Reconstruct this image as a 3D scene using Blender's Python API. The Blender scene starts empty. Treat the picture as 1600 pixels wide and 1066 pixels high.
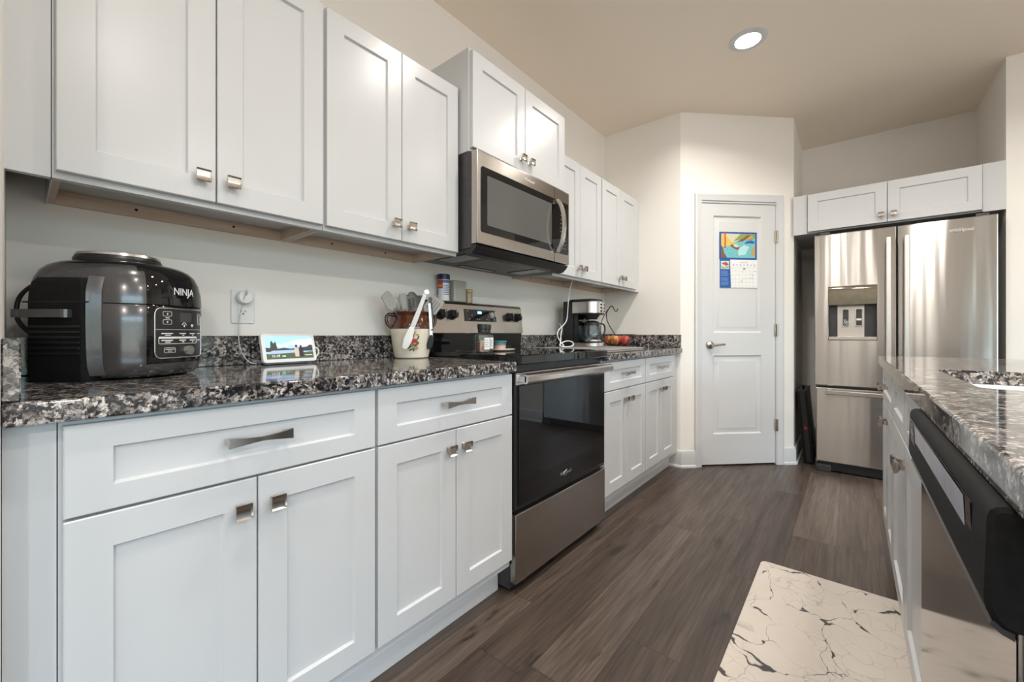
import bpy, bmesh, math, random
from mathutils import Vector, Matrix
from math import sin, cos, pi, radians as R
random.seed(7)
S = bpy.context.scene
COL = S.collection

# ------------------------------------------------------------ camera, sky, lamps, exposure
cd = bpy.data.cameras.new('camera')
cam = bpy.data.objects.new('camera', cd); COL.objects.link(cam)
cam.location = (1.6384, .2189, 1.0207)
cam.rotation_euler = (R(90), 0, .6902)
cd.sensor_fit = 'HORIZONTAL'; cd.sensor_width = 36
cd.lens = 36 * 641.4 / 1600
cd.shift_y = -(533 - 521.94) / 1600
cd.clip_start = .02
S.camera = cam
S.view_settings.view_transform = 'Standard'
S.view_settings.look = 'None'
S.view_settings.exposure = 0.85
S.view_settings.gamma = 1.0
S.view_settings.use_curve_mapping = False
try:
    S.cycles.use_denoising = True
    S.cycles.max_bounces = 10; S.cycles.diffuse_bounces = 5; S.cycles.glossy_bounces = 5
    S.cycles.transmission_bounces = 8; S.cycles.transparent_max_bounces = 8
    S.cycles.sample_clamp_indirect = 6; S.cycles.caustics_reflective = False; S.cycles.caustics_refractive = False
except Exception: pass

SKY = 4.4
w = bpy.data.worlds.new('sky'); S.world = w; w.use_nodes = True
wt = w.node_tree; wt.nodes.clear()
wo = wt.nodes.new('ShaderNodeOutputWorld'); wb = wt.nodes.new('ShaderNodeBackground')
tc = wt.nodes.new('ShaderNodeTexCoord'); sp = wt.nodes.new('ShaderNodeSeparateXYZ'); cr = wt.nodes.new('ShaderNodeValToRGB')
mr = wt.nodes.new('ShaderNodeMapRange'); mr.inputs[1].default_value = -1; mr.inputs[2].default_value = 1
wt.links.new(tc.outputs['Generated'], sp.inputs[0]); wt.links.new(sp.outputs[2], mr.inputs[0]); wt.links.new(mr.outputs[0], cr.inputs[0])
wt.links.new(cr.outputs[0], wb.inputs[0]); wt.links.new(wb.outputs[0], wo.inputs[0]); wb.inputs[1].default_value = SKY
els = cr.color_ramp.elements          # 0 = straight down, .5 = horizon, 1 = straight up
els[0].position = .42; els[0].color = (.46, .45, .43, 1)      # unseen ground, made pale to bounce light onto the ceiling
els[1].position = .85; els[1].color = (.34, .58, 1, 1)
for p_, c_ in ((.47, (.36, .36, .31)), (.50, (.20, .25, .22)), (.535, (.26, .36, .35)), (.565, (.60, .84, 1)), (.65, (.50, .75, 1))):
    e = els.new(p_); e.color = (*c_, 1)

H = 2.718
def lamp_disc(x, y, power, r=.062, col=(1, .95, .885), spread=150):
    l = bpy.data.lights.new('can_or_fill_lamp', 'AREA'); l.shape = 'DISK'; l.size = 2 * r; l.energy = power; l.color = col
    l.spread = R(spread)
    o = bpy.data.objects.new('can_or_fill_lamp', l); COL.objects.link(o); o.location = (x, y, H - .012)
    return o
CANS_AND_FILL = [(1.18, 2.91, 8, 150), (1.18, 1.70, 6.2, 150), (1.18, .45, 3.2, 150), (2.2, 2.95, 6.5, 150), (3.15, 2.2, 5, 160), (2.35, .6, 6, 160),  # first three are aisle cans; others added to brighten the refrigerator side
        (2.5, -1.2, 13, 180), (4.2, -1.2, 36, 180), (1.45, -1.6, 11, 180), (1.78, -3.0, 14, 180), (4.2, 1.4, 18, 180), (4.4, 2.8, 3, 150)]  # unseen lamps: some read from refrigerator streaks, those farther right added as fill
for x, y, p, sp_ in CANS_AND_FILL: lamp_disc(x, y, p, spread=sp_)
def portal(x, y, z, sx, sy, rot):
    l = bpy.data.lights.new('window_portal', 'AREA'); l.shape = 'RECTANGLE'; l.size = sx; l.size_y = sy; l.cycles.is_portal = True
    o = bpy.data.objects.new('window_portal', l); COL.objects.link(o); o.location = (x, y, z); o.rotation_euler = rot
portal(4.45, -4.02, 1.1, 1.8, 2.1, (R(90), 0, 0))            # garden door behind the camera, shining towards +y
portal(5.52, -.2, 1.25, 4.6, 1.9, (R(90), 0, R(90)))         # window in the right wall, shining towards -x

# ------------------------------------------------------------ materials
def new_mat(name):
    m = bpy.data.materials.new(name); m.use_nodes = True
    nt = m.node_tree; return m, nt, nt.nodes['Principled BSDF']
def N(nt, typ, props=None, **ins):
    n = nt.nodes.new(typ)
    for k, v in (props or {}).items(): setattr(n, k, v)
    for k, v in ins.items():
        key = int(k[1:]) if k[0] == 'i' and k[1:].isdigit() else k.replace('_', ' ')
        if isinstance(v, bpy.types.NodeSocket): nt.links.new(v, n.inputs[key])
        else: n.inputs[key].default_value = v
    return n
def ramp(nt, fac, stops, interp='LINEAR'):
    n = nt.nodes.new('ShaderNodeValToRGB'); cr = n.color_ramp; cr.interpolation = interp
    while len(cr.elements) < len(stops): cr.elements.new(.5)
    for e, (p, c) in zip(cr.elements, stops):
        e.position = p; e.color = (*c, 1) if not isinstance(c, (int, float)) else (c, c, c, 1)
    nt.links.new(fac, n.inputs[0]); return n.outputs[0]
def coords(nt, scale=(1, 1, 1), loc=(0, 0, 0), rot=(0, 0, 0), world=False):
    if world: src = N(nt, 'ShaderNodeNewGeometry').outputs['Position']
    else: src = N(nt, 'ShaderNodeTexCoord').outputs['Object']
    mp = N(nt, 'ShaderNodeMapping'); mp.inputs['Scale'].default_value = scale; mp.inputs['Location'].default_value = loc; mp.inputs['Rotation'].default_value = rot
    nt.links.new(src, mp.inputs[0]); return mp.outputs[0]
def mixc(nt, f, a, b, typ='MIX'):
    n = nt.nodes.new('ShaderNodeMix'); n.data_type = 'RGBA'; n.blend_type = typ
    for i, v in ((0, f), (6, a), (7, b)):
        if isinstance(v, bpy.types.NodeSocket): nt.links.new(v, n.inputs[i])
        elif i == 0: n.inputs[0].default_value = v
        else: n.inputs[i].default_value = (*v, 1)
    return n.outputs[2]
def math_(nt, op, a, b=0.):
    n = nt.nodes.new('ShaderNodeMath'); n.operation = op
    for i, v in ((0, a), (1, b)):
        if isinstance(v, bpy.types.NodeSocket): nt.links.new(v, n.inputs[i])
        else: n.inputs[i].default_value = v
    return n.outputs[0]
def bump(nt, b, h, strength=.2, dist=.002):
    n = N(nt, 'ShaderNodeBump', Strength=strength, Distance=dist, Height=h)
    nt.links.new(n.outputs[0], b.inputs['Normal'])
def plain(name, col, rough=.5, metal=0., var=.04, vscale=30, coat=0., bumpy=0., spec=None, ior=None):
    """a plain surface whose colour and gloss wander slightly"""
    m, nt, b = new_mat(name)
    no = N(nt, 'ShaderNodeTexNoise', Vector=coords(nt), Scale=float(vscale), Detail=3.)
    lo = tuple(max(0, c * (1 - var)) for c in col); hi = tuple(min(1, c * (1 + var)) for c in col)
    nt.links.new(ramp(nt, no.outputs[0], [(.3, lo), (.7, hi)]), b.inputs['Base Color'])
    b.inputs['Roughness'].default_value = rough; b.inputs['Metallic'].default_value = metal; b.inputs['Coat Weight'].default_value = coat
    b.inputs['Coat Roughness'].default_value = .05
    if spec is not None: b.inputs['Specular IOR Level'].default_value = spec
    if bumpy: bump(nt, b, no.outputs[0], bumpy)
    return m
def glow(name, col, strength):
    m, nt, b = new_mat(name)
    b.inputs['Base Color'].default_value = (*[c * .3 for c in col], 1)
    b.inputs['Emission Color'].default_value = (*col, 1); b.inputs['Emission Strength'].default_value = strength
    b.inputs['Roughness'].default_value = .3
    return m
def glass(name, col=(1, 1, 1), rough=0.02, ior=1.3):
    m, nt, b = new_mat(name)
    b.inputs['Base Color'].default_value = (*col, 1); b.inputs['Transmission Weight'].default_value = 1
    b.inputs['Roughness'].default_value = rough; b.inputs['IOR'].default_value = ior
    return m
def stainless(name, col=(.60, .57, .54), rough=.24, aniso=.8, streak=.5):
    m, nt, b = new_mat(name)
    v = coords(nt, (3, 3, 900))
    no = N(nt, 'ShaderNodeTexNoise', Vector=v, Scale=1., Detail=2.)
    v2 = coords(nt, (9, 9, .5)); wv = N(nt, 'ShaderNodeTexNoise', Vector=v2, Scale=1., Detail=1.5)
    nt.links.new(ramp(nt, no.outputs[0], [(.3, tuple(c * .94 for c in col)), (.7, tuple(min(1, c * 1.05) for c in col))]), b.inputs['Base Color'])
    b.inputs['Metallic'].default_value = 1; b.inputs['Roughness'].default_value = rough
    b.inputs['Anisotropic'].default_value = aniso; b.inputs['Anisotropic Rotation'].default_value = .25
    tg = N(nt, 'ShaderNodeTangent', {'direction_type': 'UV_MAP'}); nt.links.new(tg.outputs[0], b.inputs['Tangent'])
    bump(nt, b, wv.outputs[0], streak, .004)
    return m
def wall_paint(name, col):
    m, nt, b = new_mat(name)
    no = N(nt, 'ShaderNodeTexNoise', Vector=coords(nt), Scale=140., Detail=4.)
    big = N(nt, 'ShaderNodeTexNoise', Vector=coords(nt), Scale=2., Detail=1.)
    nt.links.new(ramp(nt, big.outputs[0], [(.3, tuple(c * .985 for c in col)), (.7, col)]), b.inputs['Base Color'])
    b.inputs['Roughness'].default_value = .6
    bump(nt, b, no.outputs[0], .12, .001)
    return m
def granite():
    m, nt, b = new_mat('granite')
    v = coords(nt, world=True)
    n1 = N(nt, 'ShaderNodeTexNoise', Vector=v, Scale=110., Detail=6., Roughness=.65)
    warp = N(nt, 'ShaderNodeVectorMath', {'operation': 'MULTIPLY_ADD'}); nt.links.new(n1.outputs['Color'], warp.inputs[0])
    warp.inputs[1].default_value = (.024, .024, .024); nt.links.new(v, warp.inputs[2])
    vo = N(nt, 'ShaderNodeTexVoronoi', Vector=warp.outputs[0], Scale=150.)
    sepv = N(nt, 'ShaderNodeSeparateColor'); nt.links.new(vo.outputs['Color'], sepv.inputs[0])
    big = N(nt, 'ShaderNodeTexNoise', Vector=v, Scale=26., Detail=3.)
    f = math_(nt, 'ADD', sepv.outputs[0], math_(nt, 'MULTIPLY', math_(nt, 'SUBTRACT', big.outputs[0], .5), 1.3))
    c = ramp(nt, f, [(.0, (.012, .012, .014)), (.32, (.04, .04, .043)), (.46, (.13, .11, .10)), (.58, (.26, .22, .20)), (.70, (.17, .175, .19)), (.80, (.42, .38, .35)), (.95, (.60, .56, .52))], 'CONSTANT')
    fine = N(nt, 'ShaderNodeTexNoise', Vector=v, Scale=420., Detail=2.)
    c2 = mixc(nt, ramp(nt, fine.outputs[0], [(.54, 0.), (.60, .55)]), c, (.03, .028, .03))
    nt.links.new(c2, b.inputs['Base Color']); b.inputs['Roughness'].default_value = .07
    b.inputs['Specular IOR Level'].default_value = .55
    w2 = N(nt, 'ShaderNodeTexNoise', Vector=coords(nt, (60, 8, 20), world=True), Scale=1., Detail=2.)
    bump(nt, b, w2.outputs[0], .05, .001)
    return m
def plank_floor():
    m, nt, b = new_mat('plank_floor')
    g = N(nt, 'ShaderNodeNewGeometry'); s = N(nt, 'ShaderNodeSeparateXYZ'); nt.links.new(g.outputs['Position'], s.inputs[0])
    PW, PL = .176, 1.22
    px = math_(nt, 'DIVIDE', s.outputs[0], PW); ix = math_(nt, 'FLOOR', px); fx = math_(nt, 'FRACT', px)
    wn = N(nt, 'ShaderNodeTexWhiteNoise', {'noise_dimensions': '1D'}); nt.links.new(ix, wn.inputs['W'])
    py = math_(nt, 'ADD', math_(nt, 'DIVIDE', s.outputs[1], PL), math_(nt, 'MULTIPLY', wn.outputs[0], 7.3)); iy = math_(nt, 'FLOOR', py); fy = math_(nt, 'FRACT', py)
    cmb = N(nt, 'ShaderNodeCombineXYZ'); nt.links.new(ix, cmb.inputs[0]); nt.links.new(iy, cmb.inputs[1])
    w3 = N(nt, 'ShaderNodeTexWhiteNoise', {'noise_dimensions': '3D'}); nt.links.new(cmb.outputs[0], w3.inputs['Vector'])
    off = N(nt, 'ShaderNodeVectorMath', {'operation': 'MULTIPLY_ADD'}); nt.links.new(w3.outputs['Color'], off.inputs[0]); off.inputs[1].default_value = (9, 9, 9); nt.links.new(g.outputs['Position'], off.inputs[2])
    mp = N(nt, 'ShaderNodeMapping'); mp.inputs['Scale'].default_value = (24, 1.3, 1); nt.links.new(off.outputs[0], mp.inputs[0])
    grain = N(nt, 'ShaderNodeTexNoise', Vector=mp.outputs[0], Scale=1., Detail=6., Roughness=.62, Distortion=.6)
    mp2 = N(nt, 'ShaderNodeMapping'); mp2.inputs['Scale'].default_value = (150, 5, 1); nt.links.new(off.outputs[0], mp2.inputs[0])
    fine = N(nt, 'ShaderNodeTexNoise', Vector=mp2.outputs[0], Scale=1., Detail=3.)
    tone = ramp(nt, w3.outputs['Value'], [(0., (.058, .040, .032)), (.35, (.076, .056, .045)), (.7, (.093, .070, .057)), (1., (.115, .089, .073))])
    c = mixc(nt, .8, tone, ramp(nt, grain.outputs[0], [(.25, (.42, .40, .38)), (.48, (.98, .96, .94)), (.70, (1.35, 1.32, 1.3))]), 'MULTIPLY')
    c = mixc(nt, .75, c, ramp(nt, fine.outputs[0], [(.32, .50), (.66, 1.32)]), 'MULTIPLY')
    mk = N(nt, 'ShaderNodeMapping'); mk.inputs['Scale'].default_value = (13, 3.2, 1); nt.links.new(off.outputs[0], mk.inputs[0])
    kn = N(nt, 'ShaderNodeTexNoise', Vector=mk.outputs[0], Scale=1., Detail=3., Roughness=.5)
    c = mixc(nt, ramp(nt, kn.outputs[0], [(.655, 0.), (.72, .85)]), c, (.018, .013, .011))
    ex = math_(nt, 'MINIMUM', fx, math_(nt, 'SUBTRACT', 1., fx)); ey = math_(nt, 'MINIMUM', fy, math_(nt, 'SUBTRACT', 1., fy))
    edge = math_(nt, 'MINIMUM', math_(nt, 'MULTIPLY', ex, PW), math_(nt, 'MULTIPLY', ey, PL))
    c = mixc(nt, ramp(nt, edge, [(.0006, .6), (.0016, 0.)]), c, (.02, .015, .012))
    nt.links.new(c, b.inputs['Base Color'])
    nt.links.new(ramp(nt, grain.outputs[0], [(.3, .42), (.7, .32)]), b.inputs['Roughness'])
    bump(nt, b, math_(nt, 'ADD', fine.outputs[0], ramp(nt, edge, [(.0, 0.), (.002, 1.)])), .10, .001)
    return m
def marble_mat():
    m, nt, b = new_mat('marble_print')
    v = coords(nt)
    wn = N(nt, 'ShaderNodeTexNoise', Vector=v, Scale=7., Detail=4.)
    warp = N(nt, 'ShaderNodeVectorMath', {'operation': 'MULTIPLY_ADD'}); nt.links.new(wn.outputs['Color'], warp.inputs[0]); warp.inputs[1].default_value = (.16, .16, 0); nt.links.new(v, warp.inputs[2])
    vo = N(nt, 'ShaderNodeTexVoronoi', {'feature': 'DISTANCE_TO_EDGE'}, Vector=warp.outputs[0], Scale=6.5)
    thick = N(nt, 'ShaderNodeTexNoise', Vector=v, Scale=9., Detail=3.)
    th = ramp(nt, thick.outputs[0], [(.39, .001), (.54, .006), (.70, .085)])
    d = math_(nt, 'DIVIDE', vo.outputs['Distance'], th)
    vein = ramp(nt, d, [(.55, 1.), (1.0, 0.)])
    vo2 = N(nt, 'ShaderNodeTexVoronoi', {'feature': 'DISTANCE_TO_EDGE'}, Vector=warp.outputs[0], Scale=15.)
    mask2 = N(nt, 'ShaderNodeTexNoise', Vector=v, Scale=5., Detail=2.)
    v2 = math_(nt, 'MULTIPLY', ramp(nt, vo2.outputs['Distance'], [(.0, .75), (.035, 0.)]), ramp(nt, mask2.outputs[0], [(.46, 0.), (.60, 1.)]))
    cl = N(nt, 'ShaderNodeTexNoise', Vector=v, Scale=4., Detail=4.)
    base = ramp(nt, cl.outputs[0], [(.3, (.61, .545, .48)), (.7, (.665, .605, .545))])
    c = mixc(nt, math_(nt, 'MULTIPLY', v2, .6), base, (.22, .19, .17))
    c = mixc(nt, vein, c, (.045, .04, .045))
    nt.links.new(c, b.inputs['Base Color']); b.inputs['Roughness'].default_value = .45
    return m
def ply():
    m, nt, b = new_mat('plywood')
    no = N(nt, 'ShaderNodeTexNoise', Vector=coords(nt, (4, 40, 60)), Scale=1., Detail=4.)
    nt.links.new(ramp(nt, no.outputs[0], [(.3, (.56, .43, .32)), (.7, (.68, .55, .43))]), b.inputs['Base Color']); b.inputs['Roughness'].default_value = .6
    return m
def apple_mat(name, a, bcol, seed):
    m, nt, b = new_mat(name)
    no = N(nt, 'ShaderNodeTexNoise', Vector=coords(nt, (1, 1, .6), (seed, seed, 0)), Scale=22., Detail=3.)
    nt.links.new(ramp(nt, no.outputs[0], [(.42, a), (.56, bcol)]), b.inputs['Base Color']); b.inputs['Roughness'].default_value = .28
    return m

def thin_glass(name, tint=(.95, .97, .97)):
    m, nt, b = new_mat(name); out = nt.nodes['Material Output']
    tr = N(nt, 'ShaderNodeBsdfTransparent'); tr.inputs[0].default_value = (*tint, 1)
    gl = N(nt, 'ShaderNodeBsdfGlossy'); gl.inputs['Roughness'].default_value = .03
    lw = N(nt, 'ShaderNodeLayerWeight', Blend=.35); mx = N(nt, 'ShaderNodeMixShader')
    nt.links.new(ramp(nt, lw.outputs['Fresnel'], [(0., .04), (1., .75)]), mx.inputs[0]); nt.links.new(tr.outputs[0], mx.inputs[1]); nt.links.new(gl.outputs[0], mx.inputs[2]); nt.links.new(mx.outputs[0], out.inputs[0])
    nt.nodes.remove(b); return m
M = {}
M['thin'] = thin_glass('clear_thin_glass'); M['thin_d'] = thin_glass('smoky_thin_glass', (.62, .68, .72))
M['paint'] = plain('cabinet_paint', (.555, .565, .58), .28, var=.01, vscale=3)
M['wall'] = wall_paint('wall_paint', (.86, .835, .795))
M['living'] = wall_paint('living_room_paint', (.56, .53, .49))
M['ceil'] = wall_paint('ceiling_paint_bounce_tint', (.91, .81, .685))  # tan of the wood floor's bounced light is put into this colour
M['trim'] = plain('trim_paint', (.64, .65, .66), .3, var=.01, vscale=3)
M['floor'] = plank_floor()
M['granite'] = granite()
M['rug'] = marble_mat()
M['ply'] = ply()
M['nickel'] = plain('brushed_nickel', (.54, .49, .44), .24, 1., .06, 60)
M['steel'] = stainless('stainless', (.55, .525, .50), .36, .6, .3)
M['steel_m'] = stainless('warm_stainless', (.44, .40, .365), .25, .7, .25)
M['steel_f'] = stainless('stainless_refrigerator', (.54, .52, .50), .18, 1.0, .6)
M['steel_b'] = plain('satin_steel', (.74, .72, .70), .38, .9, .03, 60)
M['steel_h'] = plain('bright_steel', (.68, .66, .64), .22, 1., .03, 60)
M['steel_d'] = stainless('dark_stainless', (.27, .255, .245), .09, .4, .03)
M['black_gloss'] = plain('black_glass', (.006, .006, .007), .03, 0, .1, 5, spec=.5)
M['black_plastic'] = plain('black_plastic', (.014, .014, .015), .35, 0, .2, 60)
M['black_matte'] = plain('black_matte', (.011, .011, .0115), .6, 0, .2, 90, bumpy=.05, spec=.12)
M['dark_side'] = plain('dark_grey_metal', (.055, .053, .058), .35, .3, .1, 40)
M['gap'] = plain('dark_recess', (.01, .01, .01), .8, 0, .1)
M['gun'] = plain('gunmetal_plastic', (.095, .093, .096), .22, .55, .06, 200, coat=.4)
M['gun2'] = plain('gunmetal_light', (.085, .082, .082), .32, .45, .06, 200, coat=.3)
M['silver'] = plain('silver_trim', (.62, .60, .56), .22, .9, .05, 60)
M['white_pl'] = plain('white_plastic', (.78, .78, .78), .35, 0, .02, 30)
M['grey_pl'] = plain('light_grey_plastic', (.58, .58, .59), .45, 0, .03, 30)
M['white_mark'] = plain('white_print', (.75, .75, .75), .5, 0, .02)
M['grey_mark'] = plain('grey_print', (.33, .33, .33), .5, 0, .02)
M['ceramic'] = plain('cream_glaze', (.74, .68, .56), .14, 0, .04, 20, coat=.3)
M['brown_glaze'] = plain('brown_glaze', (.075, .022, .010), .10, 0, .4, 14, coat=.4)
M['sil_grey'] = plain('grey_silicone', (.40, .39, .37), .5, 0, .06, 60)
M['sil_dark'] = plain('dark_grey_silicone', (.20, .19, .18), .5, 0, .06, 60)
M['mat_grey'] = plain('grey_cloth', (.24, .225, .22), .9, 0, .12, 220, bumpy=.3)
M['wire'] = plain('black_wire', (.03, .024, .02), .4, .5, .1, 60)
M['glass'] = glass('clear_glass')
M['glass_t'] = glass('smoky_glass', (.62, .68, .72), .03)
M['clearpl'] = glass('cloudy_plastic', (.80, .80, .78), .25, 1.2)
M['sinkw'] = plain('white_sink', (.80, .79, .76), .2, 0, .02)
M['filter'] = plain('filter_mesh', (.19, .175, .165), .5, .7, .5, 900)
M['lens'] = plain('frosted_lens', (.48, .49, .50), .4, 0, .03)
M['lamp'] = glow('lamp_lens', (1, .93, .84), 22.)
M['scr_blue'] = glow('clock_blue', (.12, .35, 1), 3.)

# ------------------------------------------------------------ mesh helpers
class MB:
    def __init__(s): s.bm = bmesh.new(); s.m = 0; s.T = None; s.tubes = False
    def _v(s, p):
        p = Vector(p)
        return s.bm.verts.new(s.T @ p if s.T else p)
    def _f(s, vs):
        try:
            f = s.bm.faces.new(vs); f.material_index = s.m; return f
        except ValueError: return None
    def box(s, x0, y0, z0, x1, y1, z1, bev=0, seg=2):
        x0, x1 = sorted((x0, x1)); y0, y1 = sorted((y0, y1)); z0, z1 = sorted((z0, z1))
        v = [s._v((x, y, z)) for z in (z0, z1) for y in (y0, y1) for x in (x0, x1)]
        fs = [s._f([v[i] for i in q]) for q in ((0, 2, 3, 1), (4, 5, 7, 6), (0, 1, 5, 4), (2, 6, 7, 3), (0, 4, 6, 2), (1, 3, 7, 5))]
        if bev:
            eds = list({e for f in fs for e in f.edges})
            r = bmesh.ops.bevel(s.bm, geom=eds, offset=bev, segments=seg, affect='EDGES', profile=.5)
            for f in r['faces']: f.material_index = s.m
        return s
    def rings(s, rs, cap0=True, cap1=True, closed=False):
        L = [[s._v(p) for p in r] for r in rs]; n = len(L[0])
        pairs = list(zip(L, L[1:])) + ([(L[-1], L[0])] if closed else [])
        for a, b in pairs:
            for i in range(n): s._f([a[i], a[(i + 1) % n], b[(i + 1) % n], b[i]])
        if not closed:
            if cap0: s._f(L[0][::-1])
            if cap1: s._f(L[-1])
        return s
    def strip(s, a, b):
        A = [s._v(p) for p in a]; B = [s._v(p) for p in b]
        for i in range(len(A) - 1): s._f([A[i], A[i + 1], B[i + 1], B[i]])
        return s
    def rects(s, rl, cap0=True, cap1=True):
        """rl: (x0,z0,x1,z1,y) rectangles facing -y"""
        return s.rings([[(a, y, b), (c, y, b), (c, y, d), (a, y, d)] for a, b, c, d, y in rl], cap0, cap1)
    def shaker(s, x0, z0, x1, z1, yb, t, rx, rz, rec=.008):
        f = yb - t; e = .0018
        return s.rects([(x0, z0, x1, z1, yb), (x0, z0, x1, z1, f + e), (x0 + e, z0 + e, x1 - e, z1 - e, f),
                        (x0 + rx, z0 + rz, x1 - rx, z1 - rz, f), (x0 + rx + .004, z0 + rz + .004, x1 - rx - .004, z1 - rz - .004, f + rec)])
    def cyl(s, p0, p1, r0, r1=None, n=24, c0=True, c1=True):
        r1 = r0 if r1 is None else r1
        p0 = Vector(p0); p1 = Vector(p1); d = (p1 - p0).normalized()
        u = d.orthogonal().normalized(); v = d.cross(u)
        ring = lambda p, r: [p + u * r * cos(2 * pi * i / n) + v * r * sin(2 * pi * i / n) for i in range(n)]
        return s.rings([ring(p0, r0), ring(p1, r1)], c0, c1)
    def lathe(s, prof, c=(0, 0, 0), n=32, cap0=True, cap1=True):
        c = Vector(c)
        return s.rings([[c + Vector((r * cos(2 * pi * i / n), r * sin(2 * pi * i / n), z)) for i in range(n)] for r, z in prof], cap0, cap1)
    def tube(s, pts, r, n=8, smooth=0, closed=False, flat=None):
        s.tubes = True
        P = [Vector(p) for p in pts]
        for _ in range(smooth):
            Q = [P[0]] if not closed else []
            for a, b in zip(P, P[1:] + ([P[0]] if closed else [])): Q += [a * .75 + b * .25, a * .25 + b * .75]
            if not closed: Q.append(P[-1])
            P = Q
        rs = []; prev = None; k = len(P)
        for i, p in enumerate(P):
            a = P[(i - 1) % k] if closed or i else P[0]; b = P[(i + 1) % k] if closed or i < k - 1 else P[-1]
            d = (b - a)
            d = d.normalized() if d.length > 1e-9 else Vector((0, 0, 1))
            if prev is None: u = d.orthogonal().normalized()
            else: u = (prev - d * prev.dot(d)); u = u.normalized() if u.length > 1e-6 else d.orthogonal().normalized()
            prev = u; v = d.cross(u)
            rr = r[min(len(r) - 1, int(i * len(r) / k))] if isinstance(r, (list, tuple)) else r
            rs.append([p + u * rr * cos(2 * pi * j / n) + v * rr * sin(2 * pi * j / n) for j in range(n)])
        return s.rings(rs, closed=closed)
    def prism(s, poly, axis, a, b, bev=0):
        """poly 2D extruded along axis from a to b; 'x': poly=(y,z) 'y': (x,z) 'z': (x,y)"""
        f = {'x': lambda p, t: (t, p[0], p[1]), 'y': lambda p, t: (p[0], t, p[1]), 'z': lambda p, t: (p[0], p[1], t)}[axis]
        return s.rings([[f(p, a) for p in poly], [f(p, b) for p in poly]])
    def sphere(s, c, r, n=16, sq=(1, 1, 1)):
        prof = []
        m = n // 2
        c = Vector(c)
        rs = []
        for i in range(m + 1):
            a = -pi / 2 + pi * i / m; rr = max(1e-4, cos(a)) * r
            rs.append([c + Vector((rr * cos(2 * pi * j / n) * sq[0], rr * sin(2 * pi * j / n) * sq[1], r * sin(a) * sq[2])) for j in range(n)])
        return s.rings(rs)
    def poly(s, pts): s._f([s._v(p) for p in pts]); return s
    def build(s, name, mats, parent=None, ang=None, loc=None, rot=None, label=None):
        bm = s.bm
        if ang is None: ang = 62 if s.tubes else 20
        bmesh.ops.recalc_face_normals(bm, faces=bm.faces)
        me = bpy.data.meshes.new(name)
        uv = bm.loops.layers.uv.new('UVMap')
        for f in bm.faces:
            n = f.normal; ax = max(range(3), key=lambda i: abs(n[i]))
            for l in f.loops:
                c = l.vert.co
                l[uv].uv = (c.y, c.z) if ax == 0 else (c.x, c.z) if ax == 1 else (c.x, c.y)
        bm.to_mesh(me); bm.free()
        if not isinstance(mats, (list, tuple)): mats = [mats]
        for m in mats: me.materials.append(M[m] if isinstance(m, str) else m)
        me.polygons.foreach_set('use_smooth', [True] * len(me.polygons))
        me.set_sharp_from_angle(angle=R(ang))
        o = bpy.data.objects.new(name, me); COL.objects.link(o)
        if parent: o.parent = parent
        if loc: o.location = loc
        if rot: o.rotation_euler = rot
        if label: o['label'] = label
        return o
def rrect(x0, z0, x1, z1, r, n=6):
    out = []
    for cx, cz, a0 in ((x1 - r, z1 - r, 0), (x0 + r, z1 - r, 90), (x0 + r, z0 + r, 180), (x1 - r, z0 + r, 270)):
        for i in range(n + 1):
            a = R(a0 + 90 * i / n); out.append((cx + r * cos(a), cz + r * sin(a)))
    return out
def thing(name, label, cat, loc=(0, 0, 0), rot=(0, 0, 0), group=None):
    o = bpy.data.objects.new(name, None); COL.objects.link(o); o.empty_display_size = .05
    o.location = loc; o.rotation_euler = rot if isinstance(rot, (tuple, list)) else (0, 0, rot)
    return tag(o, label, cat, group)
def tag(o, label, cat, group=None, kind=None):
    o['label'] = label; o['category'] = cat
    if group: o['group'] = group
    if kind: o['kind'] = kind
    return o
def struct(o): o['kind'] = 'structure'; return o
def text(name, body, size, mat, parent, loc, rot=(R(90), 0, 0), depth=.0006, align='CENTER', sx=1.):
    c = bpy.data.curves.new(name, 'FONT'); c.body = body; c.size = size; c.extrude = depth; c.align_x = align; c.align_y = 'CENTER'; c.resolution_u = 3
    t = bpy.data.objects.new(name, c); COL.objects.link(t)
    me = bpy.data.meshes.new_from_object(t.evaluated_get(bpy.context.evaluated_depsgraph_get()))
    bpy.data.objects.remove(t)
    me.materials.clear(); me.materials.append(M[mat] if isinstance(mat, str) else mat)
    o = bpy.data.objects.new(name, me); COL.objects.link(o); o.parent = parent; o.location = loc; o.rotation_euler = rot; o.scale = (sx, 1, 1)
    return o

# ------------------------------------------------------------ the room
RX, RY = 5.5, -4.0
def wall(name, boxes, m='wall'):
    b = MB()
    for q in boxes: b.box(*q)
    return struct(b.build(name, m))
struct(MB().box(-.1, RY - .1, -.06, RX + .1, 5.0, 0).build('floor', 'floor'))
struct(MB().box(-.1, RY - .1, H, RX + .1, 5.0, H + .08).build('ceiling', 'ceil'))
wall('wall_left', [(-.1, RY - .1, 0, 0, 4.96, H)])
wall('wall_partition', [(0, .085, 0, .68, .205, H)])
wall('wall_pantry_front', [(0, 3.46, 0, .633, 3.56, H)])
PA = Vector((.633, 3.46, 0)); PLEN = .931; PROT = R(45)
def pw(*bx):          # boxes given in the angled wall's own frame (s along it, y out of it)
    b = MB(); b.T = Matrix.Translation(PA) @ Matrix.Rotation(PROT, 4, 'Z')
    for q in bx: b.box(*q)
    return b
D0, D1, DZ = .170, .782, 2.03          # door opening
struct(pw((0, .0, 0, D0 - .012, .10, H), (D1 + .012, 0, 0, PLEN, .10, H), (D0 - .012, 0, DZ + .012, D1 + .012, .10, H)).build('wall_pantry_angled', 'wall'))
wall('wall_pantry_side', [(1.192, 4.118, 0, 1.2915, 4.86, H)])
wall('wall_alcove_back', [(0, 4.86, 0, 2.49, 4.96, H)])
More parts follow.
